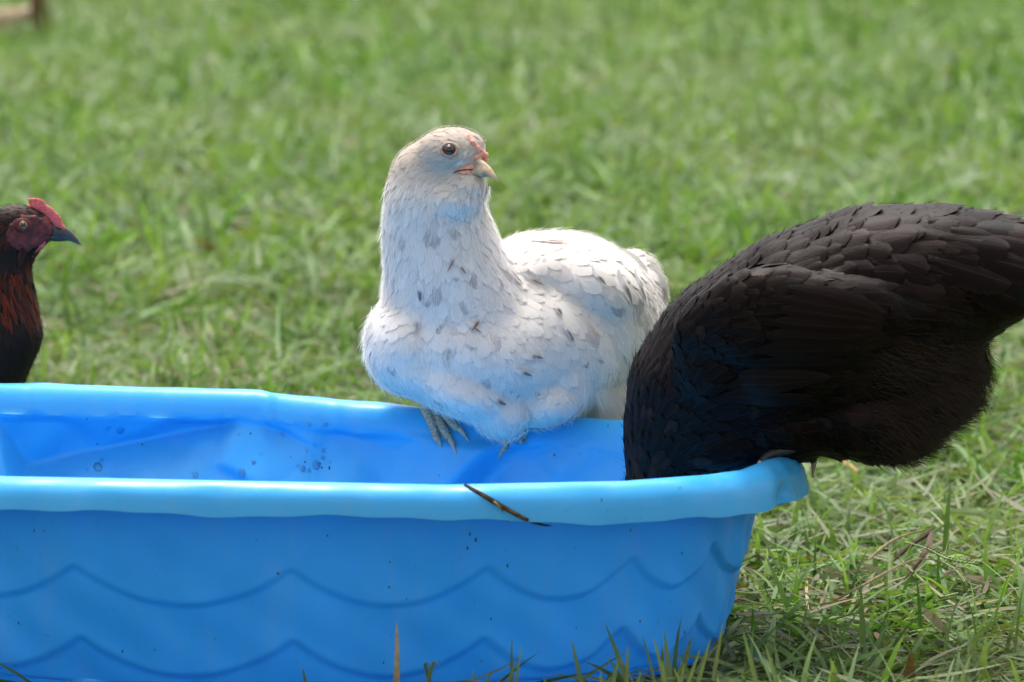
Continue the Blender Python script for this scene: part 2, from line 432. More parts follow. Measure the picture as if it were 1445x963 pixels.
for k in range(26):
    px = random.uniform(20, 870); py = random.uniform(585, 672)
    hs_ = [h for h in poolhit(px, py) if h[0].y > PY]
    if hs_: pts.append((hs_[0][0] + hs_[0][1] * .0013, hs_[0][1], random.uniform(.0003, .0011), random.uniform(1, 2.2)))
for k in range(36):
    px = random.uniform(10, 1060); py = random.uniform(745, 940)
    hs_ = poolhit(px, py)
    if hs_ and hs_[0][0].y < 0: pts.append((hs_[0][0] + hs_[0][1] * .0012, hs_[0][1], random.uniform(.0003, .0010), random.uniform(1, 3)))
domes('dirt_specks', pts, M['soil_speck'], pool)

# ---------------------------------------------------------------- generic tubes / lofts
def tube_mesh(name, pts, rad, seg=12, ring=None, flat=1.0, bumpy=0.0, sub=4):
    """smooth tube through pts with radii rad"""
    P = []; Rr = []
    for i in range(len(pts) - 1):
        p0 = pts[max(i - 1, 0)]; p1 = pts[i]; p2 = pts[i + 1]; p3 = pts[min(i + 2, len(pts) - 1)]
        for s in range(sub):
            t = s / sub
            P.append(.5 * ((2 * p1) + (p2 - p0) * t + (2 * p0 - 5 * p1 + 4 * p2 - p3) * t * t + (3 * p1 - p0 - 3 * p2 + p3) * t ** 3))
            Rr.append(lerp(rad[i], rad[i + 1], t))
    P.append(pts[-1]); Rr.append(rad[-1])
    bm = bmesh.new(); rings = []
    up = Vector((0.12, -.3, 1)).normalized()
    for i, p in enumerate(P):
        d = (P[min(i + 1, len(P) - 1)] - P[max(i - 1, 0)]).normalized()
        s = d.cross(up); s = s.normalized() if s.length > 1e-4 else Vector((1, 0, 0))
        u = s.cross(d).normalized()
        rr = Rr[i] * (1 + bumpy * (1 if i % 2 else -1))
        rings.append([bm.verts.new(p + s * cos(2 * pi * k / seg) * rr + u * sin(2 * pi * k / seg) * rr * flat) for k in range(seg)])
    for a, b in zip(rings, rings[1:]):
        for k in range(seg): bm.faces.new((a[k], a[(k + 1) % seg], b[(k + 1) % seg], b[k]))
    for rg, pt in ((rings[0], P[0]), (rings[-1], P[-1])):
        c = bm.verts.new(pt)
        for k in range(seg): bm.faces.new((c, rg[k], rg[(k + 1) % seg]))
    bmesh.ops.recalc_face_normals(bm, faces=bm.faces)
    me = bpy.data.meshes.new(name); bm.to_mesh(me); bm.free()
    me.polygons.foreach_set('use_smooth', np.ones(len(me.polygons), dtype=bool))
    return me
def ellip_mesh(name, items, sub=3):
    """items: (center, (rx,ry,rz), quaternion or None) merged"""
    bm = bmesh.new()
    for c, r, qn in items:
        Mx = Matrix.Translation(c) @ (qn.to_matrix().to_4x4() if qn else Matrix.Identity(4)) @ Matrix.Diagonal((*r, 1))
        bmesh.ops.create_icosphere(bm, subdivisions=sub, radius=1, matrix=Mx)
    me = bpy.data.meshes.new(name); bm.to_mesh(me); bm.free()
    me.polygons.foreach_set('use_smooth', np.ones(len(me.polygons), dtype=bool)); return me
def fuse(name, items, voxel, iters, sub=3):
    me = ellip_mesh(name + '_raw', items, sub)
    o = bpy.data.objects.new('tmp', me); C.objects.link(o)
    r = o.modifiers.new('r', 'REMESH'); r.mode = 'VOXEL'; r.voxel_size = voxel; r.use_smooth_shade = True
    s = o.modifiers.new('s', 'SMOOTH'); s.iterations = iters; s.factor = .5
    dg = bpy.context.evaluated_depsgraph_get(); ev = o.evaluated_get(dg)
    out = bpy.data.meshes.new_from_object(ev); out.name = name
    bpy.data.objects.remove(o); bpy.data.meshes.remove(me)
    out.polygons.foreach_set('use_smooth', np.ones(len(out.polygons), dtype=bool))
    return out
def E(px, py, Y, a, b, c, rot=0):
    s = scl(Y); return (W(px, py, Y), (a * s, c, b * s), Quaternion((0, 1, 0), R(rot)))
def chain(keys, n=6):
    out = []
    for k0, k1 in zip(keys, keys[1:]):
        for i in range(n): out.append(E(*[lerp(a, b, i / n) for a, b in zip(k0, k1)]))
    out.append(E(*keys[-1])); return out

# ---------------------------------------------------------------- feathers
class Plume:
    def __init__(s, rows=6, cols=5):
        s.V = []; s.F = []; s.uv = []; s.col = []; s.N = []; s.n = 0; s.rows = rows; s.cols = cols
    def grid(s, P, uv, col, Nn):
        s.N += Nn
        r, c = s.rows, s.cols
        base = s.n
        s.V += P; s.uv += uv; s.col += col
        for i in range(r - 1):
            for j in range(c - 1):
                a = base + i * c + j; s.F.append((a, a + c, a + c + 1, a + 1))
        s.n += r * c
    def build(s, name, m, parent=None, kind='stuff', soft=.5):
        me = np_mesh(name, np.array([tuple(v) for v in s.V]), np.array(s.F), np.array(s.uv), np.array(s.col))
        vn = np.empty(len(me.vertices) * 3); me.vertices.foreach_get('normal', vn); vn = vn.reshape(-1, 3)
        sn = np.array([tuple(v) for v in s.N]); nn_ = vn * (1 - soft) + sn * soft; nn_ /= np.linalg.norm(nn_, axis=1)[:, None] + 1e-9
        me.normals_split_custom_set_from_vertices(nn_.tolist())
        o = link(name, me, m, parent)
        if kind: o['kind'] = kind
        return o
def wprof(t, point):
    # vane width along the feather, 0..1; point=0 round tip, 1 pointed
    a = min(1, (t / .30)) ** .6 if t < .3 else 1
    e = 1 - ((t - .45) / .55) ** (2.6 - 1.2 * point) if t > .45 else 1
    return (.25 + .75 * a) * max(e, 0.03) ** (.55 + .3 * point)
def lay(pl, bvh, p, n, d, L, Wd, lift, col, point=0., colf=None, camber=.16, gap=.0008, twist=0):
    """one feather lying on the surface"""
    r, c = pl.rows, pl.cols
    P = []; uv = []; cl = []; Nl = []
    rid = random.random()
    pos = p.copy(); nn = n.copy(); dd = d.copy()
    step = L / (r - 1)
    for i in range(r):
        t = i / (r - 1)
        if i:
            pos = pos + dd * step
            h = bvh.find_nearest(pos)
            if h[0] is not None:
                hn = h[1]
                if hn.dot(nn) < 0.2: hn = nn
                nn = (nn * .3 + hn * .7).normalized(); pos = h[0] if (h[0] - pos).length < step * .8 else pos
                dd = (dd - nn * dd.dot(nn)).normalized()
        s = nn.cross(dd).normalized()
        w = Wd * .5 * wprof(t, point)
        top = pos + nn * (gap + lift * t ** 1.3)
        for j in range(c):
            u = j / (c - 1) * 2 - 1
            v = top + s * (u * w) + nn * (-camber * w * abs(u) ** 1.5 + twist * u * w)
            P.append(v); uv.append(((u + 1) / 2, t)); Nl.append(nn.copy())
            cc = colf(u, t, col) if colf else col
            cl.append((*cc, rid))
    pl.grid(P, uv, cl, Nl)
def free(pl, p, d, n, L, Wd, bend, col, point=.2, camber=.15, colf=None):
    r, c = pl.rows, pl.cols
    P = []; uv = []; cl = []; Nl = []; rid = random.random()
    pos = p.copy(); dd = d.normalized(); nn = (n - dd * n.dot(dd)).normalized()
    for i in range(r):
        t = i / (r - 1)
        s = nn.cross(dd).normalized(); w = Wd * .5 * wprof(t, point)
        for j in range(c):
            u = j / (c - 1) * 2 - 1
            P.append(pos + s * u * w - nn * camber * w * abs(u) ** 1.5); uv.append(((u + 1) / 2, t)); Nl.append(nn.copy())
            cl.append((*(colf(u, t, col) if colf else col), rid))
        pos = pos + dd * L / (r - 1)
        qn = Quaternion(s, bend / (r - 1)); dd = qn @ dd; nn = qn @ nn
    pl.grid(P, uv, cl, Nl)
def sample(me, spacing_f, tries, cell=.004):
    me.calc_loop_triangles()
    V = np.empty(len(me.vertices) * 3); me.vertices.foreach_get('co', V); V = V.reshape(-1, 3)
    T = np.empty(len(me.loop_triangles) * 3, dtype=np.int32); me.loop_triangles.foreach_get('vertices', T); T = T.reshape(-1, 3)
    a, b, c = V[T[:, 0]], V[T[:, 1]], V[T[:, 2]]
    nr = np.cross(b - a, c - a); ar = np.linalg.norm(nr, axis=1) / 2; nr /= (2 * ar[:, None] + 1e-12)
    k = rng.choice(len(T), tries, p=ar / ar.sum())
    r1 = np.sqrt(rng.random(tries)); r2 = rng.random(tries)
    P = a[k] * (1 - r1)[:, None] + b[k] * (r1 * (1 - r2))[:, None] + c[k] * (r1 * r2)[:, None]
    out = []; grid = {}
    for p, n_ in zip(P, nr[k]):
        s = spacing_f(p)
        if s is None: continue
        key = tuple((p // .012).astype(int)); ok = True; m_ = int(s // .012) + 1
        for i in range(-m_, m_ + 1):
            for j in range(-m_, m_ + 1):
                for l in range(-m_, m_ + 1):
                    for q_ in grid.get((key[0] + i, key[1] + j, key[2] + l), ()):
                        if abs(q_[0] - p[0]) < s and abs(q_[1] - p[1]) < s and abs(q_[2] - p[2]) < s and (q_[0] - p[0]) ** 2 + (q_[1] - p[1]) ** 2 + (q_[2] - p[2]) ** 2 < s * s:
                            ok = False; break
                    if not ok: break
                if not ok: break
            if not ok: break
        if ok:
            grid.setdefault(key, []).append(p); out.append((Vector(p), Vector(n_)))
    return out
class Field:
    """guides: (px, py, Y, (dx, dy, dY), len, wid, lift, point)"""
    def __init__(s, g):
        s.P = np.array([tuple(W(a[0], a[1], a[2])) for a in g])
        s.D = np.array([Vector((a[3][0], a[3][2], -a[3][1])).normalized() for a in g])
        s.Q = np.array([a[4:8] for a in g])
    def at(s, p):
        d2 = ((s.P - np.array(p)) ** 2).sum(1); w_ = 1 / (d2 + 2e-4) ** 1.6; w_ /= w_.sum()
        return Vector(w_ @ s.D), w_ @ s.Q
def strands(items, name, m, parent):
    """items: (p, n, d, L, width, curl, col): soft filaments, three quads each"""
    V = []; F = []; cl = []; uv = []
    for (p, n_, d, L, wd, curl, col) in items:
        pos = p.copy(); dd = (d + n_ * curl).normalized(); s = dd.cross(Vector((random.uniform(-.3, .3), -1, .2))).normalized()
        b = len(V)
        for i in range(4):
            t = i / 3; w_ = wd * (1 - .85 * t)
            V += [tuple(pos - s * w_ / 2), tuple(pos + s * w_ / 2)]; uv += [(.3, t * .5), (.7, t * .5)]; cl += [(*col, .5)] * 2
            pos = pos + dd * L / 3; dd = (dd + Vector((random.uniform(-.16, .16), random.uniform(-.16, .16), random.uniform(-.24, .06)))).normalized()
        for i in range(3): F.append((b + 2 * i, b + 2 * i + 1, b + 2 * i + 3, b + 2 * i + 2))
    me = np_mesh(name, np.array(V), np.array(F), np.array(uv), np.array(cl))
    o = link(name, me, m, parent); o['kind'] = 'stuff'; return o
def strand_mat(name, rough, trans):
    m, n, b, out = mat(name)
    at = N(n, 'ShaderNodeAttribute', attribute_name='col'); n.links.new(at.outputs['Color'], b.inputs['Base Color'])
    b.inputs['Roughness'].default_value = rough; b.inputs['Specular IOR Level'].default_value = .2
    if trans:
        tr = N(n, 'ShaderNodeBsdfTranslucent'); n.links.new(at.outputs['Color'], tr.inputs[0])
        mx = N(n, 'ShaderNodeMixShader', i_Fac=trans); n.links.new(b.outputs[0], mx.inputs[1]); n.links.new(tr.outputs[0], mx.inputs[2]); n.links.new(mx.outputs[0], out.inputs[0])
    return m
M['white_s'] = strand_mat('white_filament', .8, .5); M['black_s'] = strand_mat('black_filament', .6, .15)
def camhit(bvh, px, py):
    d = ray(px, py).normalized(); h = bvh.ray_cast(Vector((0, CY, CH)), d)
    return (h[0], h[1] if h[1].dot(d) < 0 else -h[1]) if h[0] else (None, None)
def plumage(bird, me, bvh, field, pl, sp, tries, colf, skip=None, vcolf=None, jitter=.18, size=(.75, 1.3), camber=.16):
    pts = sample(me, lambda p: None if (skip and skip(p)) else sp(p), tries)
    for p, n_ in pts:
        d, (L, Wd, lf, pt) = field.at(p)
        d = d - n_ * d.dot(n_)
        if d.length < .05: d = Vector((0, 0, -1)) - n_ * (-n_.z)
        d = d.normalized(); s = n_.cross(d); d = (d + s * random.gauss(0, jitter)).normalized()
        k = random.uniform(*size)
        col = colf(p, n_)
        lay(pl, bvh, p - d * L * .3, n_, d, L * k, Wd * k, lf * random.uniform(.5, 1.5), col, pt, vcolf(p) if vcolf else None, camber)
    return len(pts)
def leg_parts(bird, mleg, mclaw, toes, shank=None, r=.0048, name='foot'):
    """toes: list of (points, claw_tip)"""
    ft = None
    for pts, tip in toes:
        rad = [r * lerp(1.05, .75, i / max(1, len(pts) - 1)) for i in range(len(pts))]
        o = link('toe', tube_mesh('toe', pts, rad, 10, bumpy=.05, sub=5), mleg, bird)
        d = (pts[-1] - pts[-2]).normalized(); mid = (pts[-1] + tip) / 2 + Vector((0, 0, .0015))
        c = link('claw', tube_mesh('claw', [pts[-1] - d * .003, pts[-1] + d * .001, mid, tip], [r * .55, r * .6, r * .42, r * .06], 10), mclaw, bird)
        c.parent = o; c.matrix_parent_inverse = Matrix.Identity(4)
    if shank:
        link('shank', tube_mesh('shank', shank, [r * 1.1] * len(shank), 12, bumpy=.05), mleg, bird)

# ================================================================ WHITE HEN
wh = empty('hen', W(690, 600, .33), 'white hen flecked with brown, perched on the far rim of the blue pool', 'hen', 'hens around the paddling pool')
Yh = .27
items = chain([(640, 218, Yh, 46, 38, .030, 0), (604, 246, Yh + .01, 50, 46, .036, 0), (610, 285, Yh + .01, 66, 50, .046, 0), (618, 330, Yh + .02, 77, 55, .056, 0),
               (632, 390, Yh + .03, 88, 70, .072, 0), (650, 450, Yh + .05, 112, 90, .095, 0), (668, 490, .34, 144, 92, .115, 12)], 6)
items += chain([(664, 490, .33, 144, 92, .12, 12), (735, 475, .38, 150, 118, .135, 12), (790, 450, .46, 140, 122, .13, 14), (850, 440, .55, 92, 88, .10, 30)], 6)
items += [E(647, 226, Yh - .002, 35, 33, .029), E(662, 213, Yh - .004, 25, 27, .021), E(655, 262, Yh - .008, 34, 27, .032), E(640, 280, Yh - .004, 44, 28, .040),
          E(590, 268, Yh + .015, 43, 42, .034), E(634, 213, Yh - .006, 44, 32, .033)]
items += [E(578, 485, .31, 62, 70, .09), E(585, 515, .30, 50, 38, .08, 35), E(650, 543, .29, 88, 40, .085, 22), E(706, 577, .29, 46, 38, .06, 20), E(713, 598, .285, 20, 22, .03)]
items += [E(772, 560, .33, 60, 38, .085, -20), E(800, 530, .33, 36, 40, .07)]                     # flank puffs
items += [E(820, 440, .40, 84, 112, .10, -12), E(868, 450, .44, 58, 92, .09, -8), E(820, 400, .38, 92, 62, .09, 22), E(760, 380, .38, 60, 48, .09, 10)]   # folded wing
items += [E(868, 578, .46, 50, 42, .08), E(840, 560, .45, 60, 50, .09), E(905, 400, .56, 32, 50, .045, -25)]
wme = fuse('body', items, .0042, 16)
wbody = link('body', wme, M['white_b'], wh)
wb = BVHTree.FromPolygons([v.co.copy() for v in wme.vertices], [tuple(p.vertices) for p in wme.polygons])
eyeP, eyeN = camhit(wb, 634, 212)
WG = [  # px py Y dir len wid lift point
    (640, 190, .27, (-1, .05, 0), .011, .006, .0008, .3), (665, 205, .25, (-1, .1, 0), .009, .005, .0006, .3), (600, 205, .27, (-1, .6, 0), .014, .007, .001, .3),
    (620, 235, .24, (-1, .45, 0), .013, .006, .0012, .4), (660, 232, .24, (-1, .3, 0), .008, .004, .0008, .4), (570, 235, .29, (-.4, 1, 0), .020, .009, .0015, .5),
    (660, 262, .24, (-.25, 1, 0), .014, .008, .003, .3), (640, 290, .23, (.0, 1, 0), .018, .010, .003, .3), (590, 290, .26, (-.1, 1, 0), .026, .011, .002, .6),
    (560, 330, .29, (-.02, 1, 0), .034, .013, .002, .6), (620, 350, .24, (.02, 1, 0), .034, .014, .002, .6), (680, 340, .29, (.15, 1, 0), .034, .014, .002, .6),
    (640, 420, .22, (.05, 1, 0), .034, .018, .002, .3), (700, 400, .28, (.35, 1, 0), .034, .018, .002, .3), (570, 430, .26, (-.25, 1, 0), .030, .018, .002, .2),
    (540, 490, .30, (.0, 1, 0), .030, .020, .0014, .1), (610, 500, .2, (.05, 1, 0), .030, .021, .0014, .1), (680, 500, .2, (.2, 1, 0), .030, .021, .0014, .1),
    (600, 560, .22, (.6, .8, 0), .028, .020, .002, .1), (680, 590, .2, (.35, 1, 0), .026, .018, .002, .2), (716, 615, .25, (.05, 1, 0), .020, .013, .001, .4),
    (750, 560, .24, (.1, .9, 0), .030, .022, .0014, .0), (800, 560, .26, (.55, .7, 0), .030, .022, .003, .0), (740, 470, .24, (.6, .8, .1), .032, .022, .0014, .1),
    (730, 370, .34, (1, .45, .2), .040, .020, .002, .3), (780, 340, .4, (1, .22, .3), .045, .022, .002, .3), (860, 350, .45, (1, .55, .3), .045, .024, .002, .3),
    (780, 420, .3, (.9, .6, .15), .038, .022, .0025, .2), (840, 410, .32, (.8, .9, .2), .045, .024, .0025, .2), (900, 420, .42, (.35, 1, .2), .055, .024, .002, .3),
    (820, 490, .30, (.5, 1, .1), .045, .024, .002, .2), (870, 500, .35, (.2, 1, .1), .060, .022, .002, .3), (900, 480, .45, (.0, 1, .1), .06, .022, .002, .3),
    (870, 575, .4, (.25, 1, .1), .035, .018, .003, .3), (830, 570, .4, (.4, 1, .1), .03, .018, .003, .2),
    (800, 340, .6, (1, .3, .3), .045, .022, .002, .3), (850, 500, .62, (.3, 1, .2), .04, .02, .002, .3), (700, 480, .5, (.6, .8, .2), .032, .022, .003, .1)]
WF = Field(WG)
bk = [W(688, 236, Yh - .012)]
def wskip(p):
    q_ = Vector(p)
    if (q_ - eyeP).length < .0105: return True
    x, y = proj(q_)
    if y < 262 and x > 682 + (y - 200) * .0 and y > 205 and q_.y < Yh + .03: return True
    return False
def wsp(p):
    z = p[2]; q_ = Vector(p)
    _, y = proj(q_); x = _
    if y < 255 and x < 720: return .0036
    if y < 300 and x < 720: return .0050
    if y < 400 and x < 716: return .0068
    if x > 730 and y < 560: return .0100
    return .0080
def wcol(p, n_):
    x, y = proj(p)
    base = Vector((.80, .755, .735))
    k = smooth(300, 215, y) if x < 715 else 0
    base = base.lerp(Vector((.62, .53, .46)), k)
    if y < 205 and x < 720: base = base.lerp(Vector((.52, .45, .40)), .5)
    if x > 720: base = base.lerp(Vector((.80, .75, .69)), .5)
    j = random.gauss(0, .035); base = base * (1 + j)
    r = random.random()
    if y > 260 and r < .025: base = base.lerp(Vector((.60, .57, .56)), random.random() * .6)
    if x > 890 and y < 430: base = base.lerp(Vector((.36, .33, .32)), .6)
    return tuple(base)
def wv(p):
    x, y = proj(p); r = random.random()
    if y < 300 or (y > 590): return None
    pr = .028 if x > 730 else .004
    if r < pr:
        k = random.choice([(.14, .11, .10), (.22, .19, .19), (.30, .17, .11), (.30, .27, .28)]); s0 = random.uniform(.78, .92); side = random.choice([-1, 1]); two = random.random() < .4
        def f(u, t, c, k=k, s0=s0, side=side, two=two):
            a = smooth(s0 - .12, s0 + .05, t) * (1 if two else smooth(-.2, .5, u * side)) * .9
            return tuple(lerp(c[i], k[i], a) for i in range(3))
        return f
    if r < pr + .03:
        def g(u, t, c):
            a = .35 * smooth(.2, .8, t)
            return (c[0] * (1 - a), c[1] * (1 - a * 1.05), c[2] * (1 - a))
        return g
    return None
pl = Plume(6, 5)
nw = plumage(wh, wme, wb, WF, pl, wsp, 60000, wcol, wskip, wv, .16)
# distinctive marks seen on the breast
for (px, py, dx, dy, L, wd, c) in ((596, 422, .1, 1, .016, .009, (.10, .09, .10)), (667, 466, -.45, 1, .022, .006, (.30, .15, .10)), (676, 470, .9, 1, .016, .005, (.32, .17, .12)), (634, 505, -.2, 1, .018, .010, (.62, .62, .66)),
                               (588, 468, -.1, 1, .02, .010, (.55, .53, .56)), (521, 480, -.35, 1, .03, .008, (.36, .31, .31)), (708, 570, .9, .35, .018, .008, (.17, .14, .14)), (760, 505, 1, .1, .018, .008, (.26, .22, .22)),
                               (745, 528, .9, .35, .016, .006, (.22, .19, .18)), (790, 445, .1, 1, .012, .008, (.15, .13, .13)), (806, 480, .6, 1, .02, .005, (.18, .16, .17)), (795, 345, 1, .25, .035, .010, (.36, .27, .22)), (730, 400, 1, .4, .025, .014, (.48, .42, .40)),
                               (876, 425, .4, 1, .03, .011, (.20, .17, .13)), (893, 425, .3, 1, .03, .007, (.25, .21, .16)), (855, 455, -.3, 1, .02, .012, (.30, .28, .28)), (763, 402, 1, .6, .02, .004, (.5, .25, .14)), (633, 380, -.5, 1, .022, .004, (.45, .22, .14)), (655, 385, .7, 1, .014, .004, (.45, .22, .14)),
                               (850, 400, .6, .8, .016, .007, (.2, .18, .17)), (690, 318, .35, 1, .018, .004, (.45, .42, .42)), (805, 480, .4, 1, .012, .006, (.2, .18, .18))):
    p, n_ = camhit(wb, px, py)
    if p is None: continue
    d = Vector((dx, 0, -dy)); d = (d - n_ * d.dot(n_)).normalized()
    c = tuple(v * .6 for v in c)
    def mk(u, t, b_, c=c, sd=random.choice([-1, 1])):
        a = .95 * smooth(.35, .6, t) * smooth(1.0, .4, abs(u + .15 * sd))
        return tuple(lerp(b_[i_], c[i_], a) for i_ in range(3))
    lay(pl, wb, p - d * L * 1.3, n_, d, L * 1.5, wd * 1.0, .0014, (.80, .76, .74), .5, mk, .12, .0034)
pl.build('plumage', M['white_f'], wh, soft=.62)
# short tail and wing tips behind
pt = Plume(8, 5)
for k in range(9):
    t = k / 8; p = W(lerp(868, 905, t), lerp(352, 420, t), .50 + .05 * t)
    free(pt, p, Vector((1, .25, -lerp(.75, 1.5, t))), Vector((-.2, -1, .3)) if k % 2 else Vector((-.1, -1, .5)), lerp(.06, .05, t), .02, .5, (.45, .42, .42) if k % 3 else (.62, .60, .58), .5)
pt.build('tail', M['white_f'], wh, None, .3)
# fuzz at edges and fluff
its = []
for p, n_ in sample(wme, lambda p: .0036, 60000):
    x, y = proj(p)
    d, (L, Wd, lf, pnt) = WF.at(p); d = (d - n_ * d.dot(n_)).normalized()
    L = .006 if y < 250 and x < 715 else (.020 if (x > 820 and y > 555) else .014)
    if wskip(p) or (x > 730 and y < 545 and random.random() < .75): continue
    if y < 240 and 590 < x < 720: L = .004
    c = (.88, .84, .82) if (y > 260 or x > 715) else tuple(min(.9, 1.1 * v) for v in wcol(p, n_))
    its.append((p + n_ * .0035, n_, (d + n_.cross(d) * random.gauss(0, .3)).normalized(), L * random.uniform(.6, 1.3), .00045, random.uniform(.02, .4), c))
for k in range(700):      # vent fluff
    p, n_ = camhit(wb, random.uniform(838, 900), random.uniform(545, 590))
    if p: its.append((p + n_ * .002, n_, Vector((random.uniform(0, .6), 0, -1)), random.uniform(.012, .03), .0006, .3, (.78, .75, .73)))
strands(its, 'fluff', M['white_s'], wh)
# eye
def eye(bird, P, Nn, r, iris, pup, lidm, flat=1.0, look=None, pr=.5, lid=True):
    c = P - Nn * r * .45
    o = link('eye', ellip_mesh('eye', [(c, (r, r, r), None)], 4), iris, bird)
    look = (look or Nn).normalized()
    pc = link('pupil', ellip_mesh('pupil', [(c + look * r * (1 - .14), (r * pr, r * pr, r * .2), look.to_track_quat('Z', 'Y'))], 3), pup, bird); pc.parent = o; pc.matrix_parent_inverse = Matrix.Identity(4)
    if lid:
        qn = Nn.to_track_quat('Z', 'Y'); pts = []
        for k in range(17):
            a = 2 * pi * k / 16; pts.append(P + qn @ Vector((cos(a) * r * 1.12, sin(a) * r * .92, 0)) - Nn * r * .02)
        link('eyelid', tube_mesh('eyelid', pts, [r * .24] * 17, 8, sub=2), lidm, bird)
    return o
eye(wh, eyeP + eyeN * .0015, eyeN, .0078, M['eye_dark'], M['pupil'], M['lid'], pr=.5)
# bill
def bill(bird, base, tip, width, mt, up=Vector((0, 0, 1)), open_=0.0, hgt=.011, low=.6, lowmat=None):
    d = (tip - base); L = d.length; d.normalize(); s = d.cross(up).normalized(); u = s.cross(d).normalized()
    for nm, sg, ln in (('upper_beak', 1, 1.0), ('lower_beak', -1, .80)):
        bm = bmesh.new(); rings = []
        for i in range(9):
            t = i / 8
            w_ = width * (1 - t ** 1.7) ** .8 + .0004; h_ = (hgt if sg > 0 else hgt * low) * (1 - t ** 2.0) ** .75 + .0004
            drop = -(.30 * hgt) * t ** 2.2 * (1 if sg > 0 else .0) * 1.6
            c = base + d * (L * ln * t) + u * (drop + (0.0 if sg > 0 else -.0002))
            ring = []
            for k in range(12):
                a = 2 * pi * k / 12
                y = sin(a); yy = y * h_ * (1 if (y * sg > 0) else .12)
                ring.append(bm.verts.new(c + s * cos(a) * w_ / 2 + u * yy))
            rings.append(ring)
        for a, b_ in zip(rings, rings[1:]):
            for k in range(12): bm.faces.new((a[k], a[(k + 1) % 12], b_[(k + 1) % 12], b_[k]))
        bm.faces.new(rings[-1]); bm.faces.new(rings[0][::-1]); bmesh.ops.recalc_face_normals(bm, faces=bm.faces)
        me = bpy.data.meshes.new(nm); bm.to_mesh(me); bm.free(); me.polygons.foreach_set('use_smooth', np.ones(len(me.polygons), dtype=bool))
        link(nm, me, mt if sg > 0 or not lowmat else lowmat, bird)
bill(wh, W(664, 239, Yh - .018), W(704, 248, Yh - .041), .017, M['beak_h'], Vector((.28, 0, 1)), hgt=.0145, low=.5)
its = []
for k in range(7):       # pea comb: two rough lobed ridges
    t = k / 6; px = lerp(661, 674, t); py = lerp(195, 212, t)
    p, n_ = camhit(wb, min(px, 684), py)
    if p: its.append((W(px, py, Yh - .026 + .0 * t) if p is None else p + n_ * .001 + Vector(((px - min(px, 684)) * scl(Yh), random.uniform(-.001, .003), 0)), tuple(random.uniform(.0022, .0042) * lerp(.8, 1.15, t) for _ in range(3)), None))
for k in range(14):
    px, py = random.uniform(671, 689), random.uniform(211, 226)
    p, n_ = camhit(wb, min(px, 681), py)
    if p: its.append((p + Vector(((px - min(px, 681)) * scl(Yh) * .7, 0, 0)) - n_ * .0004, (.0034, .0033, .0032), None))
link('comb', fuse('comb', its, .0009, 2), M['comb_p'], wh)
its = []
for (px, py, r) in ((652, 240, 3), (658, 238, 4), (664, 236, 5), (670, 234, 5), (676, 234, 5), (650, 243, 3), (660, 243, 4), (668, 244, 4), (655, 246, 3)):
    p, n_ = camhit(wb, px, py)
    if p: its.append((p + n_ * .0015, (r * .001, .0022, r * .0006), n_.to_track_quat('Y', 'Z')))
link('face_skin', fuse('face_skin', its, .0009, 2), M['comb_p'], wh)
mp = []
for (px, py) in ((641, 243), (650, 240), (660, 240), (668, 241)):
    p, n_ = camhit(wb, px, py)
    if p: mp.append(p + n_ * .0034)
if len(mp) > 2: link('mouth_line', tube_mesh('mouth_line', mp, [.0007] * len(mp), 6), M['face_r'], wh)
p, n_ = camhit(wb, 677, 228)
if p: link('nostril', ellip_mesh('nostril', [(W(679, 229, p.y - .0065), (.0022, .0016, .0014), Quaternion((0, 1, 0), R(35)))]), M['beak_d'], wh)
# feet gripping the rim: toes follow the pool surface
def onpool(px, py, off, far=True):
    hs_ = [h for h in poolhit(px, py) if (h[0].y > PY) == far]
    if not hs_: return W(px, py, .34 if far else -.3)
    return hs_[0][0] + hs_[0][1] * off
def toe(pp, tp, r, far=True):
    return ([onpool(a, b, r * .9, far) for a, b in pp], onpool(*tp, .0006, far))
r = .0058
leg_parts(wh, M['leg'], M['claw'], [toe([(600, 582), (609, 596), (614, 610), (617, 619)], (623, 633), r), toe([(612, 582), (622, 600), (630, 614), (636, 624)], (645, 643), r), toe([(628, 588), (640, 601), (648, 607)], (662, 624), r),
                                    ([W(606, 575, .36), W(604, 583, .385)], W(604, 592, .392))], [W(612, 578, .345), W(622, 560, .35), W(640, 520, .36)], r)
leg_parts(wh, M['leg'], M['claw'], [toe([(700, 600), (712, 617), (714, 628)], (702, 650), r), toe([(722, 600), (738, 612), (739, 619)], (731, 635), r), ([W(712, 590, .36), W(710, 598, .39)], W(710, 604, .396))], [W(712, 594, .345), W(720, 570, .35), W(725, 530, .36)], r)

# ================================================================ BLACK HEN
bh = empty('hen', W(1100, 650, .02), 'black hen on the right end of the pool rim, head down inside', 'hen', 'hens around the paddling pool')
Yb = .03
items = chain([(905, 742, Yb, 26, 30, .022, 0), (915, 712, Yb, 36, 32, .028, 0), (940, 670, Yb, 56, 40, .045, 0), (968, 610, Yb, 88, 66, .07, 0), (1003, 545, Yb, 116, 100, .09, 0), (1065, 505, Yb, 146, 128, .105, 0),
               (1150, 465, Yb, 158, 142, .11, 0), (1240, 430, Yb, 152, 139, .105, 0), (1320, 394, Yb, 124, 104, .085, 0), (1400, 376, Yb, 92, 70, .055, 0), (1455, 372, Yb, 62, 42, .03, 0)], 6)
items += [E(1010, 612, Yb, 118, 58, .075, -4), E(1100, 590, Yb, 100, 62, .08), E(1200, 580, Yb, 110, 66, .08), E(1255, 595, Yb, 84, 56, .065, -12), E(1290, 560, Yb, 96, 60, .065, -20), E(1330, 520, Yb, 66, 56, .05, -40), E(940, 560, Yb, 52, 90, .06, 15)]
items += chain([(1020, 460, Yb - .085, 75, 55, .030, -25), (1080, 450, Yb - .10, 100, 75, .032, -10), (1150, 455, Yb - .105, 90, 68, .030, -5), (1210, 440, Yb - .098, 70, 48, .025, 5)], 5)    # folded wing, near side
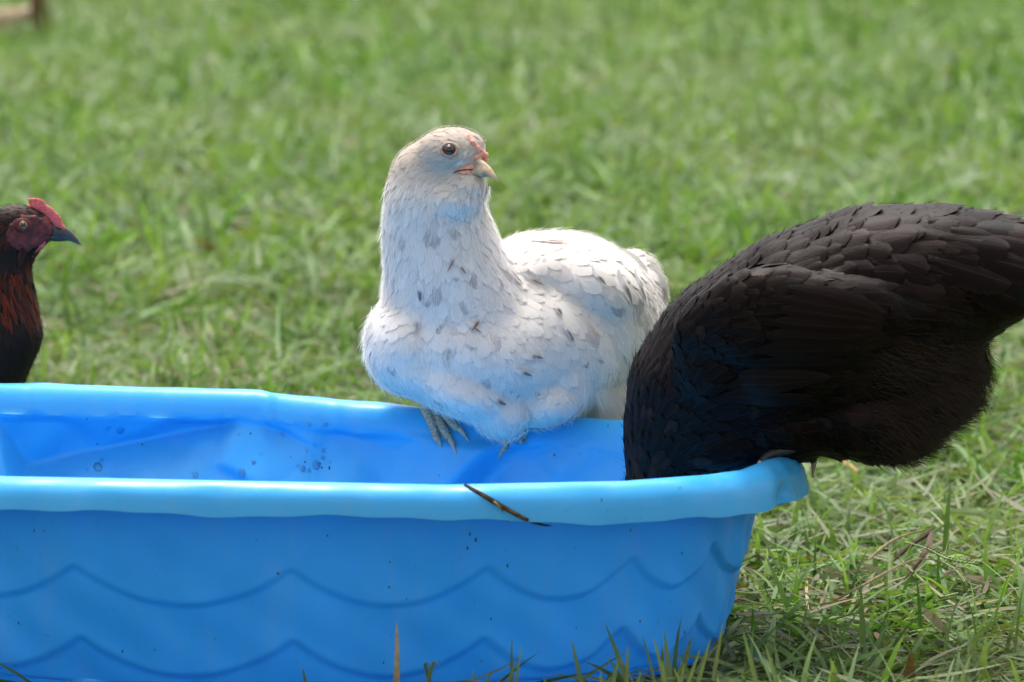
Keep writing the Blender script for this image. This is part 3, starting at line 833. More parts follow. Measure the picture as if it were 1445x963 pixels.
items += [E(1010, 500, Yb - .08, 60, 75, .03, 10), E(1120, 520, Yb - .092, 80, 52, .028, -12)]
items += chain([(1020, 460, Yb + .085, 75, 55, .030, -25), (1150, 455, Yb + .105, 90, 68, .030, -5)], 5)
bme = fuse('body', items, .0042, 6)
link('body', bme, M['black_b'], bh)
bb = BVHTree.FromPolygons([v.co.copy() for v in bme.vertices], [tuple(p.vertices) for p in bme.polygons])
BG = [(905, 740, Yb, (0, -1, 0), .010, .006, .001, .4), (920, 690, Yb, (.3, -1, 0), .022, .010, .0015, .6), (895, 640, Yb, (.1, -1, 0), .030, .012, .002, .6),
      (950, 640, Yb, (.4, -1, 0), .026, .014, .0015, .4), (900, 560, Yb, (.35, -1, 0), .034, .014, .002, .6), (935, 480, Yb, (.75, -1, 0), .036, .015, .002, .6), (990, 410, Yb, (1, -.75, 0), .036, .016, .002, .5),
      (1060, 355, Yb, (1, -.45, 0), .034, .022, .003, .1), (1140, 315, Yb, (1, -.2, 0), .036, .028, .0045, .0), (1220, 295, Yb, (1, .05, 0), .050, .042, .005, .0), (1300, 300, Yb, (1, .22, 0), .065, .048, .005, .0), (1380, 325, Yb, (1, .3, 0), .07, .04, .006, .1),
      (1180, 350, Yb - .06, (1, .05, 0), .036, .028, .004, .0), (1090, 372, Yb - .06, (1, -.2, 0), .034, .024, .003, .0), (1280, 360, Yb - .06, (1, .3, 0), .060, .046, .005, .0), (1360, 390, Yb - .05, (1, .25, 0), .06, .036, .005, .0), (1440, 380, Yb, (1, .1, 0), .07, .03, .003, .2),
      (960, 540, Yb - .08, (.6, -.8, 0), .026, .017, .002, .1), (990, 470, Yb - .1, (1, -.5, 0), .026, .019, .0025, .0), (1050, 430, Yb - .12, (1, -.15, 0), .030, .021, .003, .0), (1060, 490, Yb - .12, (1, .0, 0), .032, .022, .0028, .0),
      (1150, 420, Yb - .12, (1, .1, 0), .045, .022, .002, .1), (1150, 480, Yb - .12, (1, .0, 0), .050, .022, .002, .1), (1240, 420, Yb - .1, (1, .1, 0), .055, .022, .002, .2), (1100, 540, Yb - .11, (1, -.1, 0), .045, .022, .002, .1),
      (1000, 600, Yb - .08, (.8, -.4, 0), .026, .020, .002, .0), (1090, 610, Yb - .08, (1, .1, 0), .028, .022, .003, .0), (1180, 560, Yb - .09, (1, .2, 0), .032, .026, .004, .0), (1200, 620, Yb - .08, (.9, .5, 0), .03, .024, .004, .0),
      (1280, 500, Yb - .07, (1, .35, 0), .038, .028, .004, .0), (1300, 570, Yb - .06, (1, .6, 0), .034, .024, .004, .1), (1360, 520, Yb - .03, (1, .5, 0), .034, .02, .005, .2), (1260, 630, Yb - .04, (.8, .9, 0), .028, .02, .004, .2)]
BF = Field(BG)
def bsp(p):
    x, y = proj(p)
    if y > 690: return .006
    if x < 960 and y > 480: return .0085
    if x > 1190 and y < 420: return .0165
    if x > 1060 and y < 400: return .0125
    if x > 1100 and 400 < y < 600 and x < 1260: return .0140
    if x < 1080 and 410 < y < 600: return .0100
    return .0115
def bcol(p, n_):
    x, y = proj(p)
    base = Vector((.0052, .0038, .0038)) * (1 + random.gauss(0, .22))
    if x < 990: base = base.lerp(Vector((.004, .0045, .006)), .6)
    if x > 1180 and y > 480: base = base.lerp(Vector((.018, .0115, .0095)), .7)
    if y > 640 and x < 930: base = base.lerp(Vector((.05, .018, .008)), random.random() * .6)
    r_ = random.random()
    if r_ < .07: base = Vector((.005, .0068, .0085))
    elif r_ < .13: base = Vector((.018, .012, .011))
    return tuple(max(.002, v) for v in base)
def bv(p):
    def f(u, t, c):
        a = .7 * smooth(.75, 1.0, max(abs(u), t)); return (lerp(c[0], .014, a), lerp(c[1], .009, a), lerp(c[2], .008, a))
    return f
pl = Plume(7, 7)
nb = plumage(bh, bme, bb, BF, pl, bsp, 60000, bcol, None, bv, .17, (.8, 1.4), .26)
pl.build('plumage', M['black_f'], bh, soft=.3)
# long folded wing feathers, each a part of its own: coverts above, then secondaries stepping down to the wing tip
def rail(name, pts, dirs, L, Wd, n_, off):
    for k in range(n_):
        t = k / (n_ - 1)
        px = interp(t, [(i / (len(pts) - 1), q_[0]) for i, q_ in enumerate(pts)]); py = interp(t, [(i / (len(pts) - 1), q_[1]) for i, q_ in enumerate(pts)])
        dx = interp(t, [(i / (len(dirs) - 1), q_[0]) for i, q_ in enumerate(dirs)]); dy = interp(t, [(i / (len(dirs) - 1), q_[1]) for i, q_ in enumerate(dirs)])
        p, n2 = camhit(bb, px, py)
        if p is None: continue
        P_ = Plume(10, 5); d = Vector((dx, 0, -dy)); d = (d - n2 * d.dot(n2)).normalized()
        lay(P_, bb, p, n2, d, L * lerp(.97, 1.03, random.random()), Wd, .003, (.0075, .0052, .005), .3, bv(p), .22, off + .0009 * (n_ - k))
        P_.build(name, M['black_f'], bh, None, .2)
rail('wing_feather', [(1112, 412), (1100, 440), (1075, 480), (1045, 522), (1008, 560)], [(1, .22), (1, .1), (1, 0), (1, -.1), (1, -.12)], .104, .021, 10, .005)
if 0: rail('wing_covert', [(1085, 400), (1070, 440), (1055, 500), (1040, 545)], [(1, .02), (1, .05), (1, 0), (1, -.1)], .050, .020, 9, .006)
pt = []
for k in range(12):
    t = k / 11; P_ = Plume(9, 5)
    z = W(lerp(1385, 1380, t), lerp(330, 408, t), Yb + random.uniform(-.03, .03))
    free(P_, z, Vector((1, random.uniform(-.1, .12), -lerp(.02, .28, t))), Vector((0, -1 if k % 2 == 0 else 1, .5)), lerp(.15, .10, t), .034, lerp(.15, -.1, t), (.009, .007, .007), .1, .2)
    P_.build('tail_feather', M['black_f'], bh, None)
for k in range(22):
    P_ = Plume(9, 7); t = random.random(); sd = -1 if k % 4 else 1
    px = lerp(1290, 1385, random.random()); py = lerp(312 + (px - 1290) * .1, 400, t)
    p, n2 = camhit(bb, px, py)
    if p is None: continue
    if sd > 0: p = p + Vector((0, 2 * (Yb - p.y), 0)); n2 = Vector((n2.x, -n2.y, n2.z))
    free(P_, p + n2 * .004, Vector((1, random.uniform(-.05, .1) * -sd, -lerp(.05, .40, t))), n2, random.uniform(.065, .10), random.uniform(.034, .05), random.uniform(-.15, .5), bcol(p, n2), .0, .32, bv(p))
    P_.build('tail_covert', M['black_f'], bh, None, .1)
its = []
for p, n_ in sample(bme, lambda p: .005, 42000):
    x, y = proj(p)
    fl = smooth(1190, 1290, x) * smooth(455, 520, y)
    if fl < .1 and random.random() < .6: continue
    d, q_ = BF.at(p); d = (d - n_ * d.dot(n_)).normalized()
    for _ in range(1 + int(5 * fl)):
        its.append((p + n_ * .003, n_, (d + Vector((random.gauss(0, .25), random.gauss(0, .25), random.gauss(0, .25)))).normalized(), lerp(.008, .026, fl) * random.uniform(.6, 1.3), .0005, random.uniform(.1, .6), (.026, .016, .0125) if fl > .3 else (.010, .0075, .0075)))
strands(its, 'fluff', M['black_s'], bh)
# hidden head: comb, bill, eye
bill(bh, W(898, 752, Yb), W(890, 782, Yb), .014, M['beak_d'], Vector((-1, 0, -.2)), hgt=.008)
link('comb', fuse('comb', [(W(880 - 4 * (k % 2), 715 + 7 * k, Yb), (.006, .003, .006), None) for k in range(6)], .0012, 2), M['comb_r'], bh)
p, n_ = camhit(bb, 906, 735)
if p: eye(bh, p, n_, .005, M['eye_iris'], M['pupil'], M['face_r'])
# foot on the rim end
def R_(px, py, Y): return W(px, py, Y)
leg_parts(bh, M['leg_d'], M['claw'], [([R_(1128, 630, -.03), R_(1108, 636, -.035), R_(1086, 642, -.04), R_(1074, 653, -.045)], R_(1066, 668, -.045)),
                                      ([R_(1128, 630, -.0), R_(1108, 634, .0), R_(1084, 642, .01), R_(1070, 654, .01)], R_(1063, 666, .01)),
                                      ([R_(1128, 630, .02), R_(1106, 634, .03), R_(1082, 643, .045), R_(1070, 655, .05)], R_(1062, 668, .05)),
                                      ([R_(1128, 630, .02), R_(1142, 638, .022), R_(1148, 652, .024)], R_(1147, 674, .024))],
          [R_(1126, 634, 0), R_(1138, 610, 0), R_(1160, 570, 0)], .0055)
leg_parts(bh, M['leg_d'], M['claw'], [([R_(1126, 620, .11), R_(1106, 624, .115), R_(1090, 634, .12)], R_(1080, 650, .12)), ([R_(1126, 620, .09), R_(1104, 626, .08), R_(1086, 636, .08)], R_(1076, 652, .08)), ([R_(1128, 620, .1), R_(1142, 628, .1)], R_(1147, 645, .1))],
          [R_(1126, 622, .1), R_(1140, 600, .09), R_(1160, 560, .08)], .0052)

# ================================================================ RED-NECKED HEN, left
Yl = .46
lh = empty('hen', Vector((W(-70, 540, Yl).x, Yl, 0)), 'dark hen with red comb and rusty neck at the left edge', 'hen', 'hens around the paddling pool')
items = chain([(38, 322, Yl, 36, 30, .018, 0), (18, 330, Yl, 42, 40, .024, 0), (0, 372, Yl, 42, 40, .030, 0), (-12, 420, Yl, 62, 45, .042, 0), (-28, 470, Yl, 88, 70, .062, 0), (-60, 510, Yl, 100, 90, .08, 0), (-130, 520, Yl, 130, 100, .09, 0), (-220, 500, Yl, 120, 85, .08, 0), (-300, 450, Yl, 60, 50, .05, 0)], 6)
items += [E(52, 325, Yl, 26, 21, .014), E(38, 338, Yl - .002, 26, 20, .018), E(30, 320, Yl, 36, 30, .021), E(-80, 590, Yl - .03, 30, 50, .03), E(-80, 590, Yl + .04, 30, 50, .03)]
lme = fuse('body', items, .0036, 5)
link('body', lme, M['black_b'], lh)
lb = BVHTree.FromPolygons([v.co.copy() for v in lme.vertices], [tuple(p.vertices) for p in lme.polygons])
LG = [(30, 285, Yl, (-1, .05, 0), .012, .005, .001, .6), (0, 300, Yl, (-1, .5, 0), .018, .007, .001, .6), (0, 370, Yl, (0, 1, 0), .026, .008, .0015, .8), (30, 400, Yl, (.3, 1, 0), .030, .008, .0015, .9), (10, 440, Yl - .04, (.1, 1, 0), .034, .006, .0015, .9), (50, 470, Yl, (.0, 1, 0), .028, .014, .001, .3),
      (20, 510, Yl - .05, (-.2, 1, 0), .028, .016, .001, .2), (-60, 450, Yl - .04, (-.6, 1, 0), .034, .012, .0015, .7), (-150, 480, Yl - .08, (-1, .1, 0), .035, .022, .003, .1), (-250, 450, Yl, (-1, -.3, 0), .05, .024, .003, .1), (-100, 580, Yl, (-.5, 1, 0), .03, .02, .003, .1)]
LF = Field(LG)
eyeP2, eyeN2 = camhit(lb, 32, 318)
def face_in(x, y, k=1.0):
    # bare skin: a slanting oval from behind the eye down to the wattle
    u, v = (x - 42) / 33, (y - 327 - (42 - x) * .12) / 23
    return u * u + v * v < k * k
def lface(p):
    return face_in(*proj(p), .93)
def lcol(p, n_):
    x, y = proj(p)
    k = smooth(355, 390, y) * smooth(478, 430, y) if x > -120 else 0
    base = Vector((.012, .009, .009))
    if random.random() < .75 * k: base = Vector((.13, .018, .005)) if random.random() < .6 else Vector((.06, .011, .005))
    if y < 350 and random.random() < .5: base = Vector((.06, .015, .009))
    return tuple(base)
def lv(p):
    def f(u, t, c):
        a = smooth(.35, .0, abs(u)) * .9
        return (lerp(c[0], .006, a), lerp(c[1], .005, a), lerp(c[2], .005, a))
    return f
pl = Plume(6, 5)
plumage(lh, lme, lb, LF, pl, lambda p: (.0042 if proj(p)[1] < 350 else (.0065 if proj(p)[0] > -60 else .012)), 60000, lcol, lface, lv, .12)
pl.build('plumage', M['red_f'], lh)
fs = []
for k in range(600):
    px, py = random.uniform(10, 72), random.uniform(305, 354)
    if (px > 55 and py > 345) or not face_in(px, py, random.uniform(.85, 1.12)): continue
    p, n_ = camhit(lb, px, py)
    if p is None: continue
    fs.append((p - n_ * .001, (random.uniform(.002, .004),) * 3, None))
fsm = fuse('face_skin', fs, .0011, 6, 2)
link('face_skin', fsm, M['face_r'], lh)
eye(lh, eyeP2 + eyeN2 * .004, eyeN2, .0068, M['eye_iris'], M['pupil'], M['face_r'], pr=.42)
bill(lh, W(66, 330, Yl), W(116, 338, Yl), .014, M['beak_d'], Vector((.10, 0, 1)), hgt=.0150, low=.5)
its = []
for t, py, h_ in ((.0, 290, 8), (.1, 287, 9), (.2, 286, 9), (.32, 288, 9), (.45, 292, 10), (.58, 296, 10), (.7, 301, 10), (.82, 307, 9), (.92, 312, 8), (1, 317, 7)):
    its.append(E(lerp(44, 86, t), py + 6, Yl - .001, 7, h_ * 1.0, .0035))
for k in range(16): its.append(E(lerp(42, 84, k / 15) + random.uniform(-1, 1), interp(k / 15, [(0, 285), (.3, 285), (.6, 295), (1, 310)]) + random.uniform(-2.5, 1.5), Yl - .001, 2.6, 4.5, .0022, random.uniform(-20, 30)))
link('comb', fuse('comb', its, .0009, 3), M['comb_r'], lh)
mp = [W(62, 339, Yl - .0100), W(75, 334.5, Yl - .0085), W(90, 335, Yl - .0065)]
link('mouth_line', tube_mesh('mouth_line', mp, [.0007] * 3, 6), M['pupil'], lh)
link('nostril', ellip_mesh('nostril', [(W(84, 322, Yl - .0055), (.0035, .0014, .0014), Quaternion((0, 1, 0), .3))]), M['pupil'], lh)
link('wattle', fuse('wattle', [E(46, 352, Yl - .010, 12, 7, .0025, -30), E(54, 346, Yl - .010, 12, 7, .0025, -30), E(40, 360, Yl - .010, 8, 7, .0025, 0), E(46, 358, Yl + .008, 12, 7, .0025, -30)], .001, 3), M['comb_r'], lh)
its = []
for p, n_ in sample(lme, lambda p: .006, 20000):
    if lface(p): continue
    d, q_ = LF.at(p); d = (d - n_ * d.dot(n_)).normalized()
    its.append((p + n_ * .002, n_, d, random.uniform(.006, .012), .0004, random.uniform(.1, .4), lcol(p, n_)))
for k in range(120):
    p, n_ = camhit(lb, random.uniform(4, 70), random.uniform(304, 350))
    if p: its.append((p + n_ * .003, n_, Vector((-1, 0, random.uniform(-.5, .3))), random.uniform(.002, .005), .0004, .3, (.02, .012, .012)))
strands(its, 'fluff', M['black_s'], lh)
for k in range(8):
    P_ = Plume(9, 5); t = k / 7
    free(P_, W(-310, 440 + 20 * t, Yl + (k - 4) * .006), Vector((-1, 0, lerp(1.4, .3, t))), Vector((0, 1 if k % 2 else -1, .3)), .15, .035, .3, (.014, .011, .011), .1)
    P_.build('tail_feather', M['red_f'], lh, None)
for sy in (-.03, .04):
    x = W(-80, 500, Yl).x; y = Yl + sy
    fx = [Vector((x + .01, y, .012))]
    leg_parts(lh, M['leg_d'], M['claw'], [([Vector((x, y, .014)), Vector((x + .03, y + s * .012, .012)), Vector((x + .055, y + s * .024, .006))], Vector((x + .068, y + s * .03, .002))) for s in (-1, 0, 1)] + [([Vector((x, y, .014)), Vector((x - .02, y, .010))], Vector((x - .032, y, .003)))],
              [Vector((x, y, .014)), Vector((x - .006, y, .05)), Vector((x, y, .10))], .005)

# ================================================================ GRASS
def inside_pool(x, y, m_=0.0):
    # base outline of the pool on the ground
    return (np.abs((x - PX) / (PA - .045 + m_)) ** PE + np.abs((y - PY) / (PB - .045 + m_)) ** PE) < 1
GREENS = np.array([(.105, .195, .028), (.075, .155, .022), (.14, .225, .045), (.13, .21, .055), (.19, .26, .085), (.05, .11, .018), (.155, .225, .035)])
DRYS = np.array([(.25, .20, .10), (.17, .15, .08), (.19, .22, .09), (.14, .09, .04), (.30, .27, .15), (.16, .21, .07)])
def blades(n, x, y, dry=.2, lmin=.035, lmax=.105, seg=4, wk=1.0, upr=.14):
    isdry = rng.random(n) < dry
    L = lmin + (lmax - lmin) * rng.beta(1.6, 2.2, n); Wd = rng.uniform(.0030, .0078, n) * wk * np.where(rng.random(n) < .12, 1.5, 1)
    az = rng.uniform(0, 2 * pi, n); lean = np.where(rng.random(n) < upr, rng.uniform(.1, .7, n), rng.uniform(.8, 1.45, n))
    bend = rng.uniform(.1, 1.1, n)
    z0 = np.where(isdry, rng.uniform(.008, .035, n), rng.uniform(0, .012, n))
    lean = np.where(isdry, rng.uniform(1.25, 1.65, n), lean); bend = np.where(isdry, rng.uniform(-.4, .4, n), bend)
    Wd = np.where(isdry, Wd * .75, Wd)
    col = GREENS[rng.integers(0, len(GREENS), n)] * np.array([1.0, 1.13, 1.0]) * rng.uniform(.75, 1.3, (n, 1))
    dc = DRYS[rng.integers(0, len(DRYS), n)] * rng.uniform(.7, 1.15, (n, 1)); col = np.where(isdry[:, None], dc, col)
    px, py, pz = x.copy(), y.copy(), z0.copy(); a = lean.copy()
    V = np.zeros((n, seg + 1, 2, 3), dtype=np.float32)
    roll = rng.uniform(-.9, .9, n)
    for i in range(seg + 1):
        t = i / seg
        w_ = Wd / 2 * (min(1, .55 + t * 1.6) * (1 - t ** 2.2) + .02)
        sx, sy = -np.sin(az) * np.cos(roll), np.cos(az) * np.cos(roll); sz = np.sin(roll)
        V[:, i, 0, 0] = px - sx * w_; V[:, i, 0, 1] = py - sy * w_; V[:, i, 0, 2] = pz - sz * w_
        V[:, i, 1, 0] = px + sx * w_; V[:, i, 1, 1] = py + sy * w_; V[:, i, 1, 2] = pz + sz * w_
        if i < seg:
            px = px + np.sin(a) * np.cos(az) * L / seg; py = py + np.sin(a) * np.sin(az) * L / seg; pz = np.maximum(pz + np.cos(a) * L / seg, .004)
            a = a + bend / seg
    V[..., 2] = np.maximum(V[..., 2], .002)
    vp = (seg + 1) * 2
    b = np.arange(n)[:, None] * vp
    F = np.stack([np.stack([b[:, 0] + 2 * i, b[:, 0] + 2 * i + 1, b[:, 0] + 2 * i + 3, b[:, 0] + 2 * i + 2], 1) for i in range(seg)], 1).reshape(-1, 4)
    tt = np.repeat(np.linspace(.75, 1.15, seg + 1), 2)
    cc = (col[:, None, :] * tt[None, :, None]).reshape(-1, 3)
    return V.reshape(n, vp, 3), F, cc.reshape(n, vp, 3)
def finish(Vv, cc, name, keep=None):
    if keep is not None: Vv = Vv[keep]; cc = cc[keep]
    n, vp, _ = Vv.shape; seg = vp // 2 - 1; b = np.arange(n) * vp
    F = np.stack([np.stack([b + 2 * i, b + 2 * i + 1, b + 2 * i + 3, b + 2 * i + 2], 1) for i in range(seg)], 1).reshape(-1, 4)
    return np_mesh(name, Vv.reshape(-1, 3), F, None, cc.reshape(-1, 3))
# near lawn, blade by blade
X0, X1, Y0, Y1 = -1.25, 1.25, -1.6, 3.0
n = 62000
x = rng.uniform(X0, X1, n); y = Y0 + (Y1 - Y0) * rng.random(n) ** 1.05
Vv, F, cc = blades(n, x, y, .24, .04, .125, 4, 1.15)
keep = np.ones(n, bool)
for j in range(Vv.shape[1]):
    keep &= ~(inside_pool(Vv[:, j, 0], Vv[:, j, 1], .004 + 0.0) & (Vv[:, j, 2] < .3))
# blades next to the wall may rise in front of it, but never through it
for j in range(Vv.shape[1]):
    keep &= ~(inside_pool(Vv[:, j, 0], Vv[:, j, 1], .02) & (Vv[:, j, 2] > .03))
# the strip along the left front of the pool is cropped short
keep &= ~((Vv[..., 1].mean(1) < -.25) & (Vv[..., 0].mean(1) < -.10) & (Vv[..., 2].max(1) > .026))
keep &= ~((Vv[..., 1].mean(1) < -.30) & (Vv[..., 0].mean(1) < .2) & (Vv[..., 2].max(1) > .045))
keep &= ~((Vv[..., 1].mean(1) < -.44) & (Vv[..., 2].max(1) > .05))
g = link('grass', finish(Vv, cc, 'grass', keep), M['grass']); tag(g, 'short green lawn grass with dry clippings around the pool', 'grass', kind='stuff')
# taller single blades against the front of the pool
n = 46; fx = np.array([(565, .0), ] * 1)
# farther lawn: instanced patches
srcs = []
for k in range(7):
    n = 850; a = .36
    xx = rng.uniform(-a, a, n); yy = rng.uniform(-a, a, n)
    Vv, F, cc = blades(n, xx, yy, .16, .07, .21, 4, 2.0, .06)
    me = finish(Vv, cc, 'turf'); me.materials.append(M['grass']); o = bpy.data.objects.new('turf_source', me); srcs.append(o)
pts = []
st = .5
for i in range(-16, 17):
    for j in range(-9, 42):
        cx, cy = i * st + rng.uniform(-.05, .05), j * st + rng.uniform(-.05, .05)
        if X0 + .0 < cx < X1 and Y0 < cy < Y1 - .1: continue
        if -1.95 < cy < Y0 + .3 and abs(cx) < 1.3: continue
        if ((cx / 1.0) ** 2 + (cy - CY) ** 2) < .6: continue
        pts.append((cx, cy, 0))
# keep patches from reaching over into the near lawn's pool area
me = bpy.data.meshes.new('lawn'); me.from_pydata(pts, [], [])
go = link('distant_grass', me, None); tag(go, 'green lawn stretching away out of focus behind the hens', 'grass', kind='stuff')
ng = bpy.data.node_groups.new('lawn', 'GeometryNodeTree')
ng.interface.new_socket('Geometry', in_out='INPUT', socket_type='NodeSocketGeometry'); ng.interface.new_socket('Geometry', in_out='OUTPUT', socket_type='NodeSocketGeometry')
gi = ng.nodes.new('NodeGroupInput'); gout = ng.nodes.new('NodeGroupOutput')
iop = ng.nodes.new('GeometryNodeInstanceOnPoints'); g2i = ng.nodes.new('GeometryNodeGeometryToInstance')
for o in srcs[::-1]:
    oi = ng.nodes.new('GeometryNodeObjectInfo'); oi.inputs['Object'].default_value = o; ng.links.new(oi.outputs['Geometry'], g2i.inputs[0])
ng.links.new(g2i.outputs[0], iop.inputs['Instance']); iop.inputs['Pick Instance'].default_value = True
rv = ng.nodes.new('FunctionNodeRandomValue'); rv.data_type = 'FLOAT_VECTOR'; rv.inputs[0].default_value = (0, 0, 0); rv.inputs[1].default_value = (0, 0, 6.283)
ri = ng.nodes.new('FunctionNodeRandomValue'); ri.data_type = 'INT'; ri.inputs[4].default_value = 0; ri.inputs[5].default_value = 6
ng.links.new(rv.outputs[0], iop.inputs['Rotation']); ng.links.new(ri.outputs[2], iop.inputs['Instance Index'])
ng.links.new(gi.outputs[0], iop.inputs['Points']); ng.links.new(iop.outputs[0], gout.inputs[0])
md = go.modifiers.new('lawn', 'NODES'); md.node_group = ng

# individually placed blades
def blade(name, pts, wd, material, label=None, cat=None, fold_=.25, group=None):
    bm = bmesh.new(); rows = []
    nseg = 14
    P = []
    for i in range(nseg + 1):
        t = i / nseg * (len(pts) - 1); k = min(int(t), len(pts) - 2); f = t - k
        p0, p1, p2, p3 = pts[max(k - 1, 0)], pts[k], pts[k + 1], pts[min(k + 2, len(pts) - 1)]
        P.append(.5 * ((2 * p1) + (p2 - p0) * f + (2 * p0 - 5 * p1 + 4 * p2 - p3) * f * f + (3 * p1 - p0 - 3 * p2 + p3) * f ** 3))
    for i, p in enumerate(P):
        t = i / nseg; d = (P[min(i + 1, nseg)] - P[max(i - 1, 0)]).normalized()
        v = Vector((0, 1, -.15)); s = d.cross(v).normalized(); w_ = wd / 2 * (min(1, .5 + 2 * t) * (1 - t ** 2.5) + .04)
        rows.append([bm.verts.new(p - s * w_), bm.verts.new(p - v * w_ * fold_ * 2), bm.verts.new(p + s * w_)])
    for a, b in zip(rows, rows[1:]):
        bm.faces.new((a[0], a[1], b[1], b[0])); bm.faces.new((a[1], a[2], b[2], b[1]))
    me = bpy.data.meshes.new(name); bm.to_mesh(me); bm.free()
    a = me.color_attributes.new('col', 'FLOAT_COLOR', 'POINT')
    o = link(name, me, material); sm = o.modifiers.new('s', 'SOLIDIFY'); sm.thickness = .0003
    if label: tag(o, label, cat, group)
    return o, me
def setcol(me, c):
    n = len(me.vertices); a = me.color_attributes['col']; v = np.ones((n, 4), np.float32); v[:, :3] = c; a.data.foreach_set('color', v.ravel())
tall = []
def tallblade(px, top, ybase, wd, c, lean=0, curl=0):
    wd *= .72; Y = -.375 + random.uniform(-.03, .02)
    c = tuple(v * .75 for v in c); lean += random.uniform(-12, 12); top += random.uniform(-8, 14)
    pts = [W(px - lean, ybase, Y), W(px - lean * .5, lerp(ybase, top, .5), Y), W(px, top, Y - .004)]
    if curl: pts.append(W(px + curl, top + abs(curl) * .7, Y - .01))
    tall.append((pts, wd, c))
for a in ((427, 930, 975, .005, (.05, .12, .05), 3, 0), (600, 935, 990, .006, (.10, .16, .05), -8, 12), (612, 930, 990, .006, (.13, .2, .08), 5, 8), (640, 945, 990, .004, (.3, .28, .18), 8, 0), (668, 940, 985, .005, (.12, .2, .06), -6, 0),
          (694, 935, 990, .006, (.15, .22, .09), 8, 0), (722, 905, 990, .005, (.05, .10, .04), 4, 0), (736, 900, 990, .004, (.2, .28, .14), 14, 0), (728, 930, 990, .006, (.10, .14, .06), 9, 0),
          (806, 895, 990, .007, (.14, .22, .12), -20, 0), (848, 935, 990, .005, (.06, .11, .04), 2, 0), (862, 940, 990, .005, (.07, .12, .05), 8, 0), (886, 905, 990, .007, (.08, .10, .04), -8, 0), (872, 930, 990, .008, (.09, .13, .05), 2, 0),
          (922, 888, 985, .006, (.08, .15, .05), -14, 0), (935, 920, 985, .005, (.08, .15, .05), -8, 0), (950, 930, 985, .006, (.10, .18, .06), -16, 0), (988, 905, 985, .006, (.09, .17, .05), 20, 0), (1020, 866, 960, .006, (.03, .06, .04), 14, 0), (1003, 895, 975, .006, (.05, .09, .04), 10, 0),
          (1048, 885, 975, .007, (.12, .2, .07), -16, 0), (1080, 900, 980, .007, (.14, .2, .09), -30, 0), (905, 945, 990, .007, (.06, .12, .04), 6, 0), (965, 940, 990, .006, (.10, .16, .05), 5, 0), (780, 948, 990, .005, (.10, .16, .05), 6, 0)):
    tallblade(*a)
bm_objs = []
for pts, wd, c in tall:
    o, me = blade('tall_blade', pts, wd, M['grass']); setcol(me, c); bm_objs.append(o)
Yf = -.372
stalk, _ = blade('dry_stalk', [W(558, 995, Yf), W(560, 940, Yf), W(560, 878, Yf + .004)], .006, M['straw'], 'thin upright reddish dry stalk in front of the pool wall', 'stalk')
# debris on the near rim
def near(px, py, off=.0055): return onpool(px, py, off, False)
rp = [near(655, 691), near(680, 703), near(712, 720), near(740, 734)] + [near(762, 738), W(779, 743, near(762, 738).y - .004)]
ob, _ = blade('withered_grass', [p + Vector((0, -.001, .0005)) for p in rp], .0052, M['dry'], 'dark brown withered grass blade stuck diagonally on the near rim', 'dry grass')
ob2, _ = blade('straw_wisp', [near(692, 706), near(705, 720), near(716, 738)], .0022, M['straw'], 'thin pale straw wisp crossing the brown blade on the near rim', 'straw')
# right foreground: broad green blades, brown bent leaves, seed heads, dry scrap
def gp(px, py, z=.03):
    d = ray(px, py); t = (z - CH) / d.z; return Vector((0, CY, CH)) + d * t
def gblade(pix, wd, c, label, cat='grass blade', z=.035, m_=None, grp=None):
    if not m_:
        o, me = blade('tall_blade', [gp(a, b, zz_) for (a, b, zz_) in pix], wd, M['grass']); setcol(me, c); bm_objs.append(o)
    else: pix = [(a, b, z_ + .022) for a, b, z_ in pix]; blade('straw' if 'straw' in cat else 'fallen_leaf', [gp(a, b, zz_) for (a, b, zz_) in pix], wd, m_, label, cat, group=grp)
gblade([(1420, 705, .02), (1375, 655, .045), (1335, 612, .05)], .009, (.11, .23, .05), 'long bright green blade slanting below the black hen\'s tail')
gblade([(1445, 570, .03), (1390, 602, .05), (1330, 622, .05)], .006, (.13, .25, .06), 'thin green blade running from the right edge toward the hen')
gblade([(1265, 800, .02), (1300, 765, .04), (1340, 735, .055)], .008, (.08, .18, .05), 'dark green blade behind the bent brown leaf')
gblade([(1190, 790, .02), (1175, 830, .03), (1140, 930, .03)], .006, (.16, .25, .12), 'pale green blade leaning in the right foreground')
gblade([(1050, 905, .02), (1080, 935, .05), (1105, 968, .05)], .007, (.16, .22, .10), 'light green blade beside the lower right of the pool')
gblade([(1310, 722, .04), (1380, 725, .045), (1445, 742, .03)], .008, (.17, .26, .12), 'pale flattened blade lying at the right edge')
gblade([(1315, 750, .05), (1285, 770, .04), (1252, 800, .02)], .006, None, 'brown dry leaf bent over in the right foreground grass', 'dry leaf', m_=M['dry'])
gblade([(1316, 750, .05), (1305, 780, .045), (1275, 820, .02)], .008, None, 'second brown dry leaf, folded steeply beside the first', 'dry leaf', m_=M['dry'])
gblade([(1225, 790, .03), (1265, 760, .045), (1318, 745, .05)], .004, None, 'thin tan stem arching to the bent brown leaves', 'dry leaf', m_=M['straw'])
gblade([(1178, 848, .02), (1225, 822, .04), (1290, 790, .05), (1340, 795, .04)], .003, None, 'long straight straw stem lying across the right foreground', 'straw', m_=M['straw'])
gblade([(1283, 965, .0), (1284, 945, .02), (1286, 918, .045)], .012, None, 'upright tan scrap of dry leaf at the bottom right', 'dry leaf', m_=M['dryleaf'])
gblade([(1235, 893, .015), (1245, 905, .02), (1255, 912, .018)], .006, None, 'small orange brown leaf flake in the right foreground', 'dry leaf', m_=M['dryleaf'])
gblade([(1192, 640, .02), (1165, 630, .03), (1210, 665, .02)][::-1], .006, None, 'pinkish dry leaf under the black hen\'s belly', 'dry leaf', m_=M['dryleaf'])
